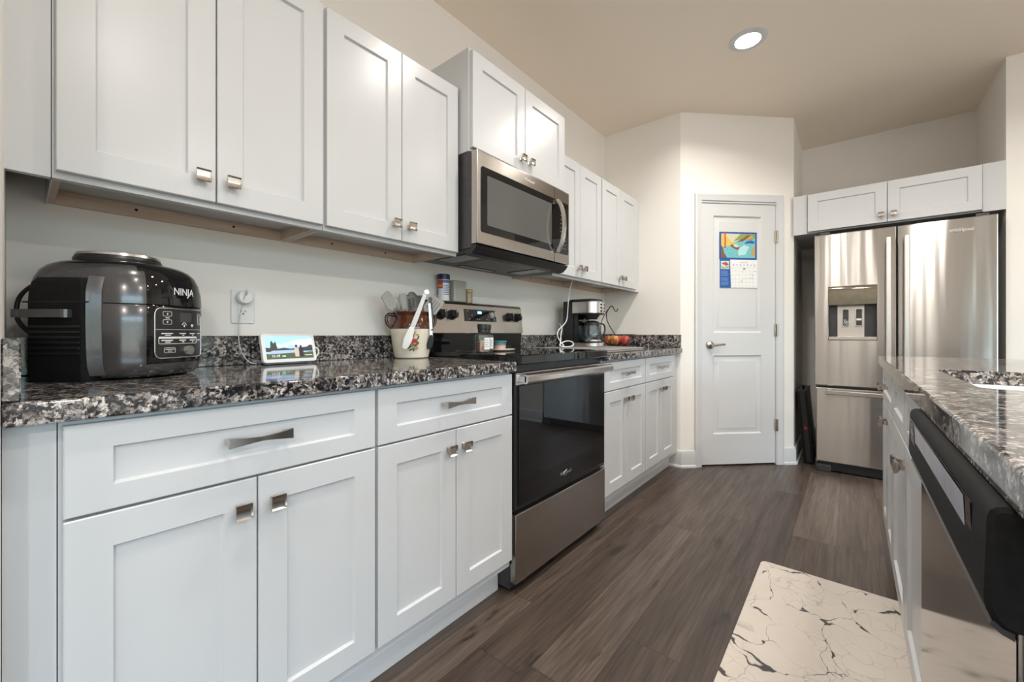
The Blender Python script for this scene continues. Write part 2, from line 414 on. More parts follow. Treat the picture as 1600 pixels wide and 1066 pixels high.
wall('wall_alcove_right', [(2.372, 4.19, 0, 2.49, 4.86, H)])
wall('wall_back', [(2.372, 4.09, 0, RX, 4.19, H)])
wall('wall_rear', [(-.1, RY - .1, 0, 3.6, RY, H), (5.3, RY - .1, 0, RX, RY, H), (3.6, RY - .1, 2.15, 5.3, RY, H), (3.6, RY - .1, 0, 5.3, RY, .05)], 'living')
wall('wall_right', [(RX, RY, 0, RX + .1, -2.5, H), (RX, 2.1, 0, RX + .1, 4.19, H), (RX, -2.5, 0, RX + .1, 2.1, .3), (RX, -2.5, 2.2, RX + .1, 2.1, H)])
b = MB()
for x in (3.6, 4.42, 5.24): b.box(x, RY - .08, .05, x + .06, RY - .02, 2.15)
b.box(3.6, RY - .08, .05, 5.3, RY - .02, .11); b.box(3.6, RY - .08, 2.09, 5.3, RY - .02, 2.15)
struct(b.build('window_1', 'trim'))
b = MB()
for y in (-2.5, -1.0, .5, 2.04): b.box(RX + .02, y, .3, RX + .08, y + .06, 2.2)
b.box(RX + .02, -2.5, .3, RX + .08, 2.1, .36); b.box(RX + .02, -2.5, 2.14, RX + .08, 2.1, 2.2)
struct(b.build('window_2', 'trim'))
# baseboards
def base(name, T, L0, L1):
    b = MB(); b.T = T
    b.prism([(0, 0), (-.026, 0), (-.026, .012), (-.016, .022), (-.015, .105), (-.010, .125), (0, .132)], 'x', L0, L1)
    return struct(b.build(name, 'trim'))
TA = Matrix.Translation(PA) @ Matrix.Rotation(PROT, 4, 'Z')
base('baseboard_pantry_left', Matrix.Translation((0, 3.46, 0)), .54, .644)
base('baseboard_pantry_angled', TA, -.006, D0 - .058)
base('baseboard_pantry_right', TA, D1 + .052, PLEN + .006)
base('baseboard_pantry_side', Matrix.Translation((1.2915, 4.118, 0)) @ Matrix.Rotation(R(90), 4, 'Z'), 0, .74)
base('baseboard_alcove', Matrix.Translation((1.2915, 4.86, 0)), 0, 1.08)
base('baseboard_back', Matrix.Translation((2.372, 4.09, 0)), 0, 3.1)
base('baseboard_right', Matrix.Translation((RX, 4.09, 0)) @ Matrix.Rotation(R(-90), 4, 'Z'), 0, 8.0)
# casing around the pantry door
b = MB(); b.T = TA
def casing(b, s0, s1, z):
    prof = [(0, 0), (0, -.018), (.012, -.020), (.030, -.016), (.052, -.012), (.056, 0)]       # offset from outer edge inward, depth
    for k, (o, d) in enumerate(prof): pass
    path = lambda o, d: [(s0 + o, d, 0), (s0 + o, d, z - o), (s1 - o, d, z - o), (s1 - o, d, 0)]
    L = [path(o, d) for o, d in prof]
    for a, c in zip(L, L[1:]): b.strip(a, c)
casing(b, D0 - .058, D1 + .052, DZ + .07)
b.box(D0 - .012, -.004, 0, D0 - .002, .10, DZ + .012); b.box(D1 + .002, -.004, 0, D1 + .012, .10, DZ + .012); b.box(D0 - .012, -.004, DZ + .002, D1 + .012, .10, DZ + .012)
struct(b.build('trim_1', 'trim'))

# pantry door
dr = bpy.data.objects.new('door_1', None); COL.objects.link(dr); dr.location = PA; dr.rotation_euler = (0, 0, PROT)
struct(dr)
b = MB()
x0, x1, z0, z1 = D0, D1 - .002, .012, DZ
yb, yf = .040, .004
b.box(x0, yf + .014, z0, x1, yb, z1)
xs = [x0, x0 + .098, x1 - .115, x1]; zs = [z0, .245, .855, 1.03, 1.935, z1]
b.box(xs[0], yf, z0, xs[1], yf + .014, z1); b.box(xs[2], yf, z0, xs[3], yf + .014, z1)
for a, c in ((z0, zs[1]), (zs[2], zs[3]), (zs[4], z1)): b.box(xs[1], yf, a, xs[2], yf + .014, c)
for a, c in ((zs[1], zs[2]), (zs[3], zs[4])):
    q = lambda i, y: (xs[1] + i, a + i, xs[2] - i, c - i, y)
    b.rects([q(0, yf), q(.010, yf + .012), q(.020, yf + .012), q(.046, yf + .003), q(.048, yf + .003)], False, True)
b.build('door_slab', 'trim', dr)
b = MB()
b.lathe([(.031, 0), (.031, .006), (.026, .012), (.012, .016), (.011, .045), (.014, .05)], n=28)
b.tube([(0, 0, .047), (.02, 0, .050), (.055, .003, .050), (.095, .006, .046)], [.011, .010, .0085, .008, .0085], 10, 2)
o = b.build('door_handle', 'nickel', dr, loc=(D0 + .068, yf, .935), rot=(R(90), 0, 0))
for z in (.31, 1.05, 1.78):
    b = MB(); b.box(D1 - .012, -.008, z - .045, D1 + .016, .002, z + .045, .001)
    b.cyl((D1 + .001, -.012, z - .046), (D1 + .001, -.012, z + .046), .007, n=12)
    b.build('hinge', 'nickel', dr)

# ------------------------------------------------------------ cabinets
def knob_bm():
    b = MB()
    sq = lambda h, y: [(-h, y, -h), (h, y, -h), (h, y, h), (-h, y, h)]
    b.rings([sq(.009, 0), sq(.007, -.003), sq(.006, -.012), sq(.012, -.016), sq(.0155, -.021), sq(.0155, -.026)], True, False)
    h = .0155; k = 8
    ys = [-.026 + .0035 * (1 - (2 * i / k - 1) ** 2) - (.0025 if i in (0, k) else 0) for i in range(k + 1)]
    zz = [-h + 2 * h * i / k for i in range(k + 1)]
    b.strip([(-h, y, z) for y, z in zip(ys, zz)], [(h, y, z) for y, z in zip(ys, zz)])
    for sx in (-h, h):
        b.poly([(sx, y, z) for y, z in zip(ys, zz)])
    return b
def pull_bm(L=.125):
    b = MB(); n = 16; rs = []
    for i in range(n + 1):
        s = 2 * i / n - 1; hh = .0045 + .0065 * abs(s) ** 1.4; y = -.026 - .003 * (1 - s * s); d = .003 + .002 * abs(s)
        tw = s * .9 if False else 0
        rs.append([(s * L / 2, y - d, -hh), (s * L / 2, y + d, -hh), (s * L / 2, y + d, hh), (s * L / 2, y - d, hh)])
    b.rings(rs)
    for sx in (-1, 1): b.box(sx * (L / 2 - .012), -.027, -.006, sx * L / 2, 0, .006, .001)
    return b
KN = None; PU = None
def knob(parent, x, y, z):
    global KN
    if KN is None: KN = knob_bm().build('knob', 'nickel'); o = KN
    else: o = KN.copy(); COL.objects.link(o)
    o.parent = parent; o.location = (x, y, z); return o
def pull(parent, x, y, z):
    global PU
    if PU is None: PU = pull_bm().build('handle', 'nickel'); o = PU
    else: o = PU.copy(); COL.objects.link(o)
    o.parent = parent; o.location = (x, y, z); return o
def door(parent, x0, z0, x1, z1, yb, t=.0195, rx=.060, rz=.060, kn=None):
    b = MB(); b.shaker(x0, z0, x1, z1, yb, t, rx, rz); d = b.build('door', 'paint', parent)
    if kn: knob(d, kn[0], yb - t, kn[1])
    return d
def drawer(parent, x0, z0, x1, z1, yb, t=.0195, pl=True, pz=None):
    b = MB(); b.shaker(x0, z0, x1, z1, yb, t, .060, .044); d = b.build('drawer', 'paint', parent)
    if pl: pull(d, (x0 + x1) / 2, yb - t, pz or .795)
    return d
def base_cabinet(label, loc, rot, wd, ndraw=1, fill0=0, fill1=0, depth=.61, group='white base cabinets', m=.005, toe=.535, pulls=True, toe0=0, hollow=False):
    t = thing('base_cabinet', label, 'cabinet', loc, rot, group)
    b = MB()
    if fill0: MB().box(-fill0, -.30, .115, -.0015, -depth + .001, .8755).build('filler_strip', 'paint', t); MB().box(-.0015, -.30, .115, .0, -depth + .004, .875).build('filler_gap', 'gap', t); fill0 = 0
    if hollow:
        for q in ((-fill0, -.003, .115, wd + fill1, -.02, .876), (-fill0, -.02, .115, .012, -depth, .876), (wd - .012, -.02, .115, wd + fill1, -depth, .876), (.0125, -.021, .116, wd - .0125, -depth + .021, .135), (.0125, -depth + .02, .116, wd - .0125, -depth, .876)): b.box(*q)
    else: b.box(-fill0, -.003, .115, wd + fill1, -depth, .876)
    b.box(-fill0, -.003, 0, wd + fill1, -toe, .115)
    b.build('carcass', 'paint', t)
    b = MB()
    b.prism([(-toe, 0), (-toe - .016, 0), (-toe - .016, .055), (-toe - .012, .066), (-toe - .006, .072), (-toe - .004, .085), (-toe, .09)], 'x', toe0 - fill0, wd + fill1)
    b.build('toe_moulding', 'trim', t)
    n = ndraw; ww = wd / n
    for i in range(n):
        drawer(t, i * ww + m, .7104, (i + 1) * ww - m, .8662, -depth, pl=pulls)
    c = wd / 2
    door(t, m, .1476, c - .0015, .7053, -depth, kn=(c - .034, .645))
    door(t, c + .0015, .1476, wd - m, .7053, -depth, kn=(c + .034, .645))
    return t
L90 = R(90)
base_cabinet('white base cabinet under the multicooker at the left end of the counter', (0, .265, 0), L90, .5905, fill0=.059)
base_cabinet('white base cabinet directly left of the range, under the utensil crock', (0, .8555, 0), L90, .5915)
base_cabinet('white base cabinet directly right of the range, under the coffee maker', (0, 2.2085, 0), L90, .5715)
base_cabinet('white base cabinet at the pantry wall, farthest of the left run', (0, 2.780, 0), L90, .555, fill1=.122)
base_cabinet('white island cabinet with drawer at the far end, nearest the refrigerator', (2.36, 2.885, 0), -L90, .585, depth=.5835, group='island cabinets', toe=.53)
base_cabinet('white island cabinet between the dishwasher and the far drawer cabinet', (2.36, 2.295, 0), -L90, .910, 2, depth=.5835, group='island cabinets', fill1=.015, toe=.53, pulls=False, hollow=True)

def upper_cabinet(label, y0, wd, z0, z1, depth, kz, fill0=0, fill1=0, mz=.0138, m=.005, group='white wall cabinets', bottom=True):
    t = thing('wall_cabinet', label, 'cabinet', (0, y0, 0), L90, group)
    b = MB()
    b.box(0, 0, z0 + (.042 if bottom else 0), wd, -depth + .02, z1)
    if fill0: MB().box(-fill0, -depth + .02, z0, -.0015, -depth + .001, z1).build('filler_strip', 'paint', t); MB().box(-.0015, -depth + .02, z0 + .001, .0, -depth + .004, z1).build('filler_gap', 'gap', t); fill0 = 0
    b.box(-fill0, -depth + .02, z0, wd + fill1, -depth, z1)
    if bottom:
        b.box(0, 0, z0 + .004, .003, -depth + .02, z0 + .05); b.box(wd - .003, 0, z0 + .004, wd, -depth + .02, z0 + .05)
    b.build('carcass', 'paint', t)
    if bottom:
        b = MB(); b.box(.003, -.001, z0 + .006, wd - .003, -.016, z0 + .0415); b.box(.003, -.016, z0 + .006, .015, -depth + .021, z0 + .0415); b.box(wd - .015, -.016, z0 + .006, wd - .003, -depth + .021, z0 + .0415)
        b.m = 1
        for fx in (.3, .72): b.cyl((wd * fx, -.0155, z0 + .026), (wd * fx, -.0165, z0 + .026), .004, n=10)
        b.build('bottom_rail', ['ply', 'gap'], t, label='bare wood rails under the cabinet')
    c = wd / 2
    door(t, m, z0 + mz, c - .0015, z1 - .012, -depth, kn=(c - .034, kz))
    door(t, c + .0015, z0 + mz, wd - m, z1 - .012, -depth, kn=(c + .034, kz))
    return t
upper_cabinet('white wall cabinet above the multicooker', .270, .5885, 1.360, 2.100, .3045, 1.432, fill0=.066)
upper_cabinet('white wall cabinet directly left of the microwave', .8605, .590, 1.360, 2.100, .3045, 1.432)
upper_cabinet('short deep white wall cabinet above the microwave', 1.4555, .745, 1.806, 2.250, .3755, 1.876, bottom=False, mz=.015, m=.008)
upper_cabinet('white wall cabinet directly right of the microwave', 2.2020, .573, 1.360, 2.100, .3045, 1.432)
upper_cabinet('white wall cabinet at the pantry wall, farthest from the microwave', 2.7775, .600, 1.360, 2.100, .3045, 1.432, fill1=.08)

# refrigerator cabinet
t = thing('wall_cabinet', 'wide low white cabinet above the refrigerator', 'cabinet', (1.2925, 4.8, 0), 0)
b = MB(); b.box(.0, 0, 1.79, 1.0785, -.705, 2.085); b.build('carcass', 'paint', t)
b = MB(); b.box(0, -.705, 1.785, .088, -.722, 2.085, .001); b.build('filler_strip', 'paint', t)
b = MB(); b.box(.982, -.705, 1.785, 1.0785, -.722, 2.085, .001); b.build('filler_strip', 'paint', t)
door(t, .092, 1.797, .538, 2.078, -.722, kn=(.508, 1.848)); door(t, .541, 1.797, .978, 2.078, -.722, kn=(.571, 1.848))

# ------------------------------------------------------------ countertops
def counter(name, label, cat, boxes, splash, extra=None):
    t = thing(name, label, cat)
    b = MB()
    for q in boxes: b.box(*q, .004)
    b.build('slab', 'granite', t)
    for q in splash:
        MB().box(*q, .002, 1).build('backsplash', 'granite', t)
    return t
counter('countertop', 'speckled granite countertop left of the range with end splash at the left edge', 'countertop',
        [(0.001, .206, .8765, .648, 1.4465, .914)], [(.001, .2255, .9145, .021, 1.4465, 1.014), (.001, .2055, .9145, .632, .225, 1.014)])
counter('countertop', 'speckled granite countertop right of the range reaching the pantry wall', 'countertop',
        [(0.001, 2.2095, .8765, .648, 3.459, .914)], [(.001, 2.2095, .9145, .021, 3.438, 1.014), (.001, 3.4385, .9145, .640, 3.4590, 1.014)])
# island top with the sink cut-out
t = thing('island_countertop', 'polished granite island top with the sink cut into it', 'countertop', (1.742, .60, 0))
b = MB()
X0, X1, Y0, Y1 = 0, 1.0, 0, 2.30; sx0, sx1, sy0, sy1 = .094, .52, .826, 1.385
hole = [(x, y) for x, y in rrect(sx0, sy0, sx1, sy1, .03, 4)]
def outer_pt(p):            # matching point on the outer rectangle for each hole vertex
    x, y = p; cx, cy = (sx0 + sx1) / 2, (sy0 + sy1) / 2
    qx = X1 if x > cx else X0; qy = Y1 if y > cy else Y0
    return qx, qy
nh = len(hole)
out = []
for i, p in enumerate(hole):
    q = outer_pt(p); k = i % 5; c = i // 5
    if c == 0: o = [(X1, sy1), (X1, Y1), (X1, Y1), (X1, Y1), (sx1, Y1)][k]
    elif c == 1: o = [(sx0, Y1), (X0, Y1), (X0, Y1), (X0, Y1), (X0, sy1)][k]
    elif c == 2: o = [(X0, sy0), (X0, Y0), (X0, Y0), (X0, Y0), (sx0, Y0)][k]
    else: o = [(sx1, Y0), (X1, Y0), (X1, Y0), (X1, Y0), (X1, sy0)][k]
    out.append(o)
E = .004
shr = lambda p, e: (min(max(p[0], X0 + e), X1 - e), min(max(p[1], Y0 + e), Y1 - e))
P3 = lambda L, z: [(x, y, z) for x, y in L]
b.rings([P3(hole, .8765), P3(out, .8765), P3(out, .914 - E), P3([shr(p, E * .35) for p in out], .914 - E * .35), P3([shr(p, E) for p in out], .914), P3(hole, .914)], closed=True)
bmesh.ops.remove_doubles(b.bm, verts=b.bm.verts, dist=1e-5)
b.build('slab', 'granite', t)
t = thing('sink', 'white undermount sink set in the island top', 'sink', (1.742, .60, 0))
b = MB()
hh = lambda e, z: [(x, y, z) for x, y in rrect(sx0 + e, sy0 + e, sx1 - e, sy1 - e, .03, 4)]
b.rings([hh(-.02, .862), hh(-.02, .876), hh(.003, .876), hh(.006, .87), hh(.012, .72), hh(.04, .70)], True, True)
b.build('basin', 'sinkw', t)
b = MB(); b.lathe([(.045, .701), (.045, .704), (.036, .702), (.012, .701)], (.3, 1.1, 0), 24); b.build('drain', 'steel_h', t)

# ------------------------------------------------------------ range
t = thing('range', 'stainless electric range with black oven door between the base cabinets', 'stove', (0, 1.4515, 0), L90)
W = .7515
b = MB(); b.box(0, -.03, .02, W, -.607, .90); b.build('body', 'dark_side', t)
for x in (.03, W - .07):
    for y in (-.56, -.06): b = MB(); b.box(x, y, 0, x + .04, y - .04, .03); b.build('foot', 'black_plastic', t)
b = MB(); b.box(.003, -.607, .046, W - .003, -.638, .315, .003); b.build('storage_drawer', 'steel_m', t)
b = MB(); b.box(.003, -.607, .330, W - .003, -.632, .868, .003); od = b.build('oven_door', 'black_plastic', t)
b = MB(); b.box(.022, -.632, .345, W - .012, -.639, .818, .002); b.build('window_glass', 'black_gloss', od)
b = MB(); b.box(.003, -.632, .820, W - .003, -.640, .868, .003); b.build('top_band', 'steel_h', od, label='stainless band across the top of the oven door')
b = MB(); n = 14; rs = []
for i in range(n + 1):
    s = 2 * i / n - 1; x = W / 2 + s * (W / 2 - .012); y = -.682 - .010 * (1 - s * s); hh_ = .019
    rs.append([(x, y + .008, .846 - hh_), (x, y - .004, .846 - hh_ + .002), (x, y - .009, .846 - hh_ + .010), (x, y - .009, .846 + hh_ - .010), (x, y - .004, .846 + hh_ - .002), (x, y + .008, .846 + hh_)])
b.rings(rs)
for x in (.012, W - .042): b.box(x, -.638, .832, x + .03, -.684, .860, .003)
b.build('handle', 'steel_h', od)
text('logo', 'Whirlpool', .022, 'silver', od, (.362, -.6395, .392))
b = MB(); b.tube([(.362 + .02 * cos(a / 10 * pi), -.6396, .392 + .011 * sin(a / 10 * pi + .5)) for a in range(3, 16)], .0009, 5); b.build('logo_swirl', 'silver', od)
b = MB(); b.box(0, -.025, .900, W, -.652, .9375, .004); ct = b.build('cooktop', 'black_gloss', t)
for cx, cy, r in ((.2, -.46, .115), (.56, -.46, .09), (.2, -.2, .075), (.56, -.2, .1)):
    b = MB()
    b.rings([[(cx + q * cos(2 * pi * i / 40), cy + q * sin(2 * pi * i / 40), .9379) for i in range(40)] for q in (r, r + .0015)], False, False)
    b.build('burner_ring', 'grey_mark', ct)
b = MB(); b.prism([(-.012, .937), (-.078, .937), (-.086, 1.028), (-.012, 1.028)], 'x', .012, W - .012); b.build('backguard_base', 'black_gloss', t, label='glossy black lower backguard')
b = MB(); b.prism([(-.010, 1.026), (-.096, 1.026), (-.078, 1.172), (-.072, 1.183), (-.062, 1.187), (-.010, 1.187)], 'x', 0, W)
eds = [e for e in b.bm.edges if abs(e.verts[0].co.x - e.verts[1].co.x) < 1e-6 and max(v.co.z for v in e.verts) > 1.17 and min(v.co.y for v in e.verts) < -.05]
bmesh.ops.bevel(b.bm, geom=eds, offset=.012, segments=3, affect='EDGES')
bg = b.build('backguard', 'steel_m', t)
tilt = math.atan2(.018, .146)
bgT = Matrix.Translation((0, -.096, 1.026)) @ Matrix.Rotation(-tilt, 4, 'X')
def bgpart(): b = MB(); b.T = bgT; return b
for x in (.098, .172, .615, .688):
    b = bgpart(); c = (x, 0, .092)
    b.cyl((x, 0, .092), (x, -.008, .092), .027, .026); b.cyl((x, -.008, .092), (x, -.032, .092), .023, .019)
    b.box(x - .006, -.030, .072, x + .006, -.040, .112, .002)
    b.m = 1; b.box(x - .001, -.0395, .098, x + .001, -.0408, .111)
    b.build('knob', ['black_plastic', 'white_mark'], t)
b = bgpart(); b.box(.258, .001, .062, .506, -.002, .126, .001)
b.m = 1
for x, z in [(.27 + .019 * i, .074) for i in (1, 4, 5, 8, 11)] + [(.31, .095), (.44, .09), (.46, .09), (.48, .09), (.28, .117), (.45, .117), (.47, .117)]:
    b.box(x, -.0018, z - .002, x + .008, -.0024, z + .002)
b.build('display', ['black_gloss', 'grey_mark'], t)
b = bgpart(); b.box(.358, -.0018, .104, .388, -.0026, .117); b.build('clock', 'scr_blue', t)

# ------------------------------------------------------------ microwave
t = thing('microwave', 'stainless over-the-range microwave hung under the short cabinet', 'microwave', (0, 1.4585, 0), L90)
W = .733
b = MB(); b.box(0, -.002, 1.388, W, -.388, 1.8045, .003); b.build('body', 'dark_side', t)
b = MB()
b.box(.0, -.388, 1.405, W, -.424, 1.803, .004)
b.m = 1; b.box(.585, -.4245, 1.406, .587, -.4247, 1.802)
md = b.build('door', ['steel_m', 'gap'], t)
b = MB(); pts = rrect(.024, 1.457, W - .012, 1.738, .012, 5)
b.rings([[(x, -.423, z) for x, z in pts], [(x, -.4265, z) for x, z in pts]]); b.build('window_glass', 'black_gloss', md)
b = MB(); pts = rrect(.06, 1.490, .555, 1.705, .006, 3)
b.rings([[(x, -.4262, z) for x, z in pts], [(x, -.4272, z) for x, z in pts]]); b.build('window_screen', plain('window_screen', (.10, .10, .098), .07, 0, .15, 800), md, label='grey see-through window of the microwave door')
b = MB(); n = 18; rs = []
for i in range(n + 1):
    s = 2 * i / n - 1; z = 1.595 + s * .137; y = -.438 - .040 * (1 - s * s) ** .8; x = .600; hw = .012; dd = .007
    rs.append([(x - hw, y + dd, z), (x - hw * .7, y - dd, z), (x + hw * .7, y - dd, z), (x + hw, y + dd, z)])
b.rings(rs)
for z in (1.466, 1.724): b.box(.59, -.426, z - .012, .61, -.444, z + .012, .003)
b.build('handle', 'steel_h', md)
b = MB()
for i in range(9):
    for j in range(3): b.box(.640 + j * .022, -.4264, 1.485 + i * .022, .648 + j * .022, -.4270, 1.488 + i * .022)
b.build('keypad_marks', 'grey_mark', md)
text('logo', 'Whirlpool', .020, 'white_mark', md, (.365, -.4245, 1.770))
b = MB(); b.prism([(-.386, 1.405), (-.418, 1.400), (-.408, 1.384), (-.385, 1.366), (-.355, 1.362), (-.335, 1.386), (-.335, 1.405)], 'x', .004, W - .004); b.build('lower_lip', 'black_plastic', t)
b = MB(); b.box(.005, -.004, 1.378, W - .005, -.336, 1.389)
b.m = 1; b.box(.20, -.10, 1.3765, .53, -.31, 1.379)
b.m = 2; b.box(.04, -.10, 1.375, .16, -.31, 1.379); b.box(.58, -.10, 1.375, .70, -.31, 1.379); b.box(.23, -.05, 1.375, .50, -.085, 1.379)
b.m = 3
for q in ((.05, -.11, .15, -.30), (.59, -.11, .69, -.30), (.24, -.055, .49, -.08)): b.box(q[0], q[1], 1.3745, q[2], q[3], 1.378)
b.build('underside', [plain('underside_grey', (.09, .10, .105), .4, .5, .1), 'filter', 'black_plastic', 'lens'], t, label='vent filter and lamp lenses under the microwave')

# ------------------------------------------------------------ refrigerator
t = thing('refrigerator', 'stainless french door refrigerator with ice dispenser in the alcove', 'refrigerator', (1.427, 4.03, 0))
W = .904; zt, zd = 1.755, .640
b = MB(); b.box(.006, .075, .03, W - .006, .72, 1.745, .004); b.build('cabinet_body', plain('grey_case', (.26, .25, .24), .45, 0, .05, 120), t)
def fdoor(x0, x1, z0, z1, hole=None):
    b = MB(); e = .006
    rl = [(x0, z0, x1, z1, .070), (x0, z0, x1, z1, e), (x0 + e * .3, z0 + e * .3, x1 - e * .3, z1 - e * .3, e * .3), (x0 + e, z0 + e, x1 - e, z1 - e, 0)]
    if hole:
        hx0, hz0, hx1, hz1 = hole
        rl += [(hx0, hz0, hx1, hz1, 0), (hx0 + .002, hz0 + .002, hx1 - .002, hz1 - .002, .004)]
        b.rects(rl, True, False); b.m = 1
        b.rects([(hx0 + .002, hz0 + .002, hx1 - .002, hz1 - .002, .004), (hx0 + .002, hz0 + .002, hx1 - .002, hz1 - .002, .058)], False, True)
    else: b.rects(rl)
    return b
DSP = (.082, .974, .352, 1.366)
fl = fdoor(0, .4495, zd, zt, DSP).build('door', ['steel_f', 'dark_side'], t)
fr = fdoor(.4545, W, zd, zt).build('door', 'steel_f', t)
fd = fdoor(.010, W - .008, .078, .625).build('freezer_drawer', 'steel_f', t)
def vbar(x, par):
    b = MB(); n = 12; rs = []
    for i in range(n + 1):
        s = 2 * i / n - 1; z = 1.19 + s * .485; y = -.050 - .006 * (1 - s * s)
        rs.append([(x - .014, y + .008, z), (x - .014, y - .004, z), (x - .010, y - .009, z), (x + .010, y - .009, z), (x + .014, y - .004, z), (x + .014, y + .008, z)])
    b.rings(rs)
    for z in (.715, 1.645): b.box(x - .012, .0, z, x + .012, -.05, z + .03, .003)
    return b.build('handle', 'steel_b', par)
vbar(.408, fl); vbar(.498, fr)
b = MB(); b.box(.065, -.046, .582, W - .07, -.062, .612, .004)
for x in (.075, W - .105): b.box(x, 0, .587, x + .03, -.05, .607, .003)
b.build('handle', 'steel_h', fd)
b = MB(); b.prism([(-.001, 1.364), (-.004, 1.34), (.004, 1.232), (.012, 1.226), (.056, 1.226), (.056, 1.364)], 'x', .084, .350); dp = b.build('dispenser_panel', plain('dispenser_gloss', (.26, .24, .19), .05, .85, .1), fl)
b = MB(); b.box(.135, .050, 1.0, .285, .057, 1.225); b.build('dispenser_back', 'steel', fl, label='light metal back of the dispenser recess')
for x, nm in ((.160, 0), (.234, 1)):
    b = MB(); pts = rrect(x, 1.075, x + .044, 1.205, .006, 3); pin = rrect(x + .006, 1.082, x + .038, 1.198, .004, 3)
    b.rings([[(p, .050, q) for p, q in pts], [(p, .040, q) for p, q in pts], [(p, .040, q) for p, q in pin], [(p, .044, q) for p, q in pin]], True, False)
    b.m = 1; b.poly([(p, .0435, q) for p, q in pin])
    b.m = 2
    if nm == 0:
        for dx, dz in ((.012, .012), (.026, .010), (.018, .022), (.030, .024), (.014, .034)): b.tube([(x + .003 + dx + .006 * cos(a * pi / 4), .0425, 1.085 + dz + .006 * sin(a * pi / 4)) for a in range(8)], .0012, 4, closed=True)
    else:
        b.box(x + .008, .0425, 1.118, x + .036, .0435, 1.132)
    b.build('dispenser_paddle', ['silver', 'dark_side', 'white_mark'], fl)
b = MB(); b.box(.084, -.004, .976, .350, .056, 1.001, .003); b.build('drip_tray', 'steel_h', fl)
text('logo', 'Whirlpool', .026, 'white_mark', fr, (.750, -.0005, 1.680))
b = MB(); b.tube([(.750 + .036 * cos(a / 10 * pi), -.001, 1.680 + .014 * sin(a / 10 * pi + .5)) for a in range(3, 16)], .0010, 5); b.build('logo_swirl', 'silver', fr)
b = MB(); b.box(.02, .03, .012, W - .02, .08, .075); b.build('kick_grille', 'black_plastic', t)
for x in (.008, W - .098):
    b = MB(); b.box(x, .012, 0, x + .09, .09, .052, .006); b.build('foot', 'dark_side', t)
for x in (.03, W - .09):
    b = MB(); b.box(x, .03, 1.7545, x + .06, .12, 1.776, .004); b.build('hinge_cover', 'dark_side', t)

# ------------------------------------------------------------ dishwasher
t = thing('dishwasher', 'dishwasher with black control panel at the near end of the island', 'dishwasher', (2.36, 1.367, 0), -L90)
W = .616
b = MB(); b.box(.004, -.02, .02, W - .004, -.575, .868); b.build('tub', 'dark_side', t)
b = MB(); b.box(.004, -.02, 0, W - .004, -.53, .11); b.build('toe_panel', 'black_plastic', t)
b = MB(); b.box(.003, -.575, .118, W - .003, -.614, .775, .003); dd = b.build('door', 'steel_d', t)
prof = [(-.575, .873), (-.620, .873), (-.6252, .8715), (-.6288, .868), (-.6305, .862), (-.6325, .790), (-.6308, .781), (-.6265, .773), (-.621, .768), (-.612, .766), (-.575, .766)]
b = MB(); n = 10; rs = []
b.prism(prof, 'x', .004, W - .002)
eds = [e for e in b.bm.edges if abs(e.verts[0].co.x - e.verts[1].co.x) < 1e-6 and min(v.co.y for v in e.verts) < -.6]
bmesh.ops.bevel(b.bm, geom=eds, offset=.004, segments=1, affect='EDGES')
cp = b.build('control_panel', 'black_matte', t, ang=40)
cT = Matrix.Translation((0, -.6305, .862)) @ Matrix.Rotation(math.atan2(.002, .05), 4, 'X')
b = MB(); b.T = cT; pts = rrect(.030, -.070, .556, -.004, .004, 3)
b.rings([[(x, .002, z) for x, z in pts], [(x, -.0022, z) for x, z in pts]]); b.build('control_strip', 'black_gloss', cp)
b = MB(); b.T = cT
low = [(.104, -.054), (.13, -.067), (.2, -.0695), (.34, -.0695), (.36, -.060), (.375, -.068), (.39, -.055), (.41, -.059), (.43, -.050), (.45, -.057), (.47, -.064), (.485, -.059), (.51, -.066), (.524, -.060), (.528, -.028)]
b.strip([(x, -.0026, z) for x, z in low], [(x, -.0026, -.0065) for x, z in low]); b.build('protective_film', plain('film', (.42, .42, .52), .25, 0, .12, 12, coat=.3), cp, label='torn clear film on the control strip, lavender glare painted in')  # clear film; the lavender glare on it is put into its colour
b = MB(); b.T = cT; b.box(.040, -.002, -.064, .098, -.0032, -.009)
b.m = 1; b.box(.055, -.0032, -.030, .085, -.0036, -.027); b.box(.055, -.0032, -.024, .075, -.0036, -.022)
b.build('display', ['black_plastic', 'grey_mark'], cp)
b = MB(); b.prism([(-.6145, .768), (-.6275, .7730), (-.6290, .7690), (-.622, .763), (-.6145, .760)], 'x', .006, W - .006); b.build('trim_strip', 'dark_side', t)

# ------------------------------------------------------------ kitchen floor mat
o = MB(); pts = rrect(0, 0, .475, 1.30, .025, 5)
o.rings([[(x, y, 0) for x, y in pts], [(x, y, .007) for x, y in pts], [(x * .995 + .0012, y * .998 + .001, .010) for x, y in pts]])
o = o.build('floor_mat', 'rug', loc=(1.330, 1.045, .0005)); tag(o, 'cream marble-patterned mat with dark veins on the floor by the dishwasher', 'mat')

# ------------------------------------------------------------ ceiling light
t = thing('ceiling_light', 'round recessed light glowing in the ceiling', 'light', (1.18, 2.91, H))
b = MB(); b.lathe([(.064, -.004), (.066, -.008), (.088, -.007), (.098, -.003), (.098, 0)], n=40, cap0=False, cap1=False); b.build('trim_ring', 'trim', t)
b = MB(); b.lathe([(.0645, -.0045), (.05, -.0052), (.001, -.0055)], n=40, cap0=False); b.build('lens', 'lamp', t)

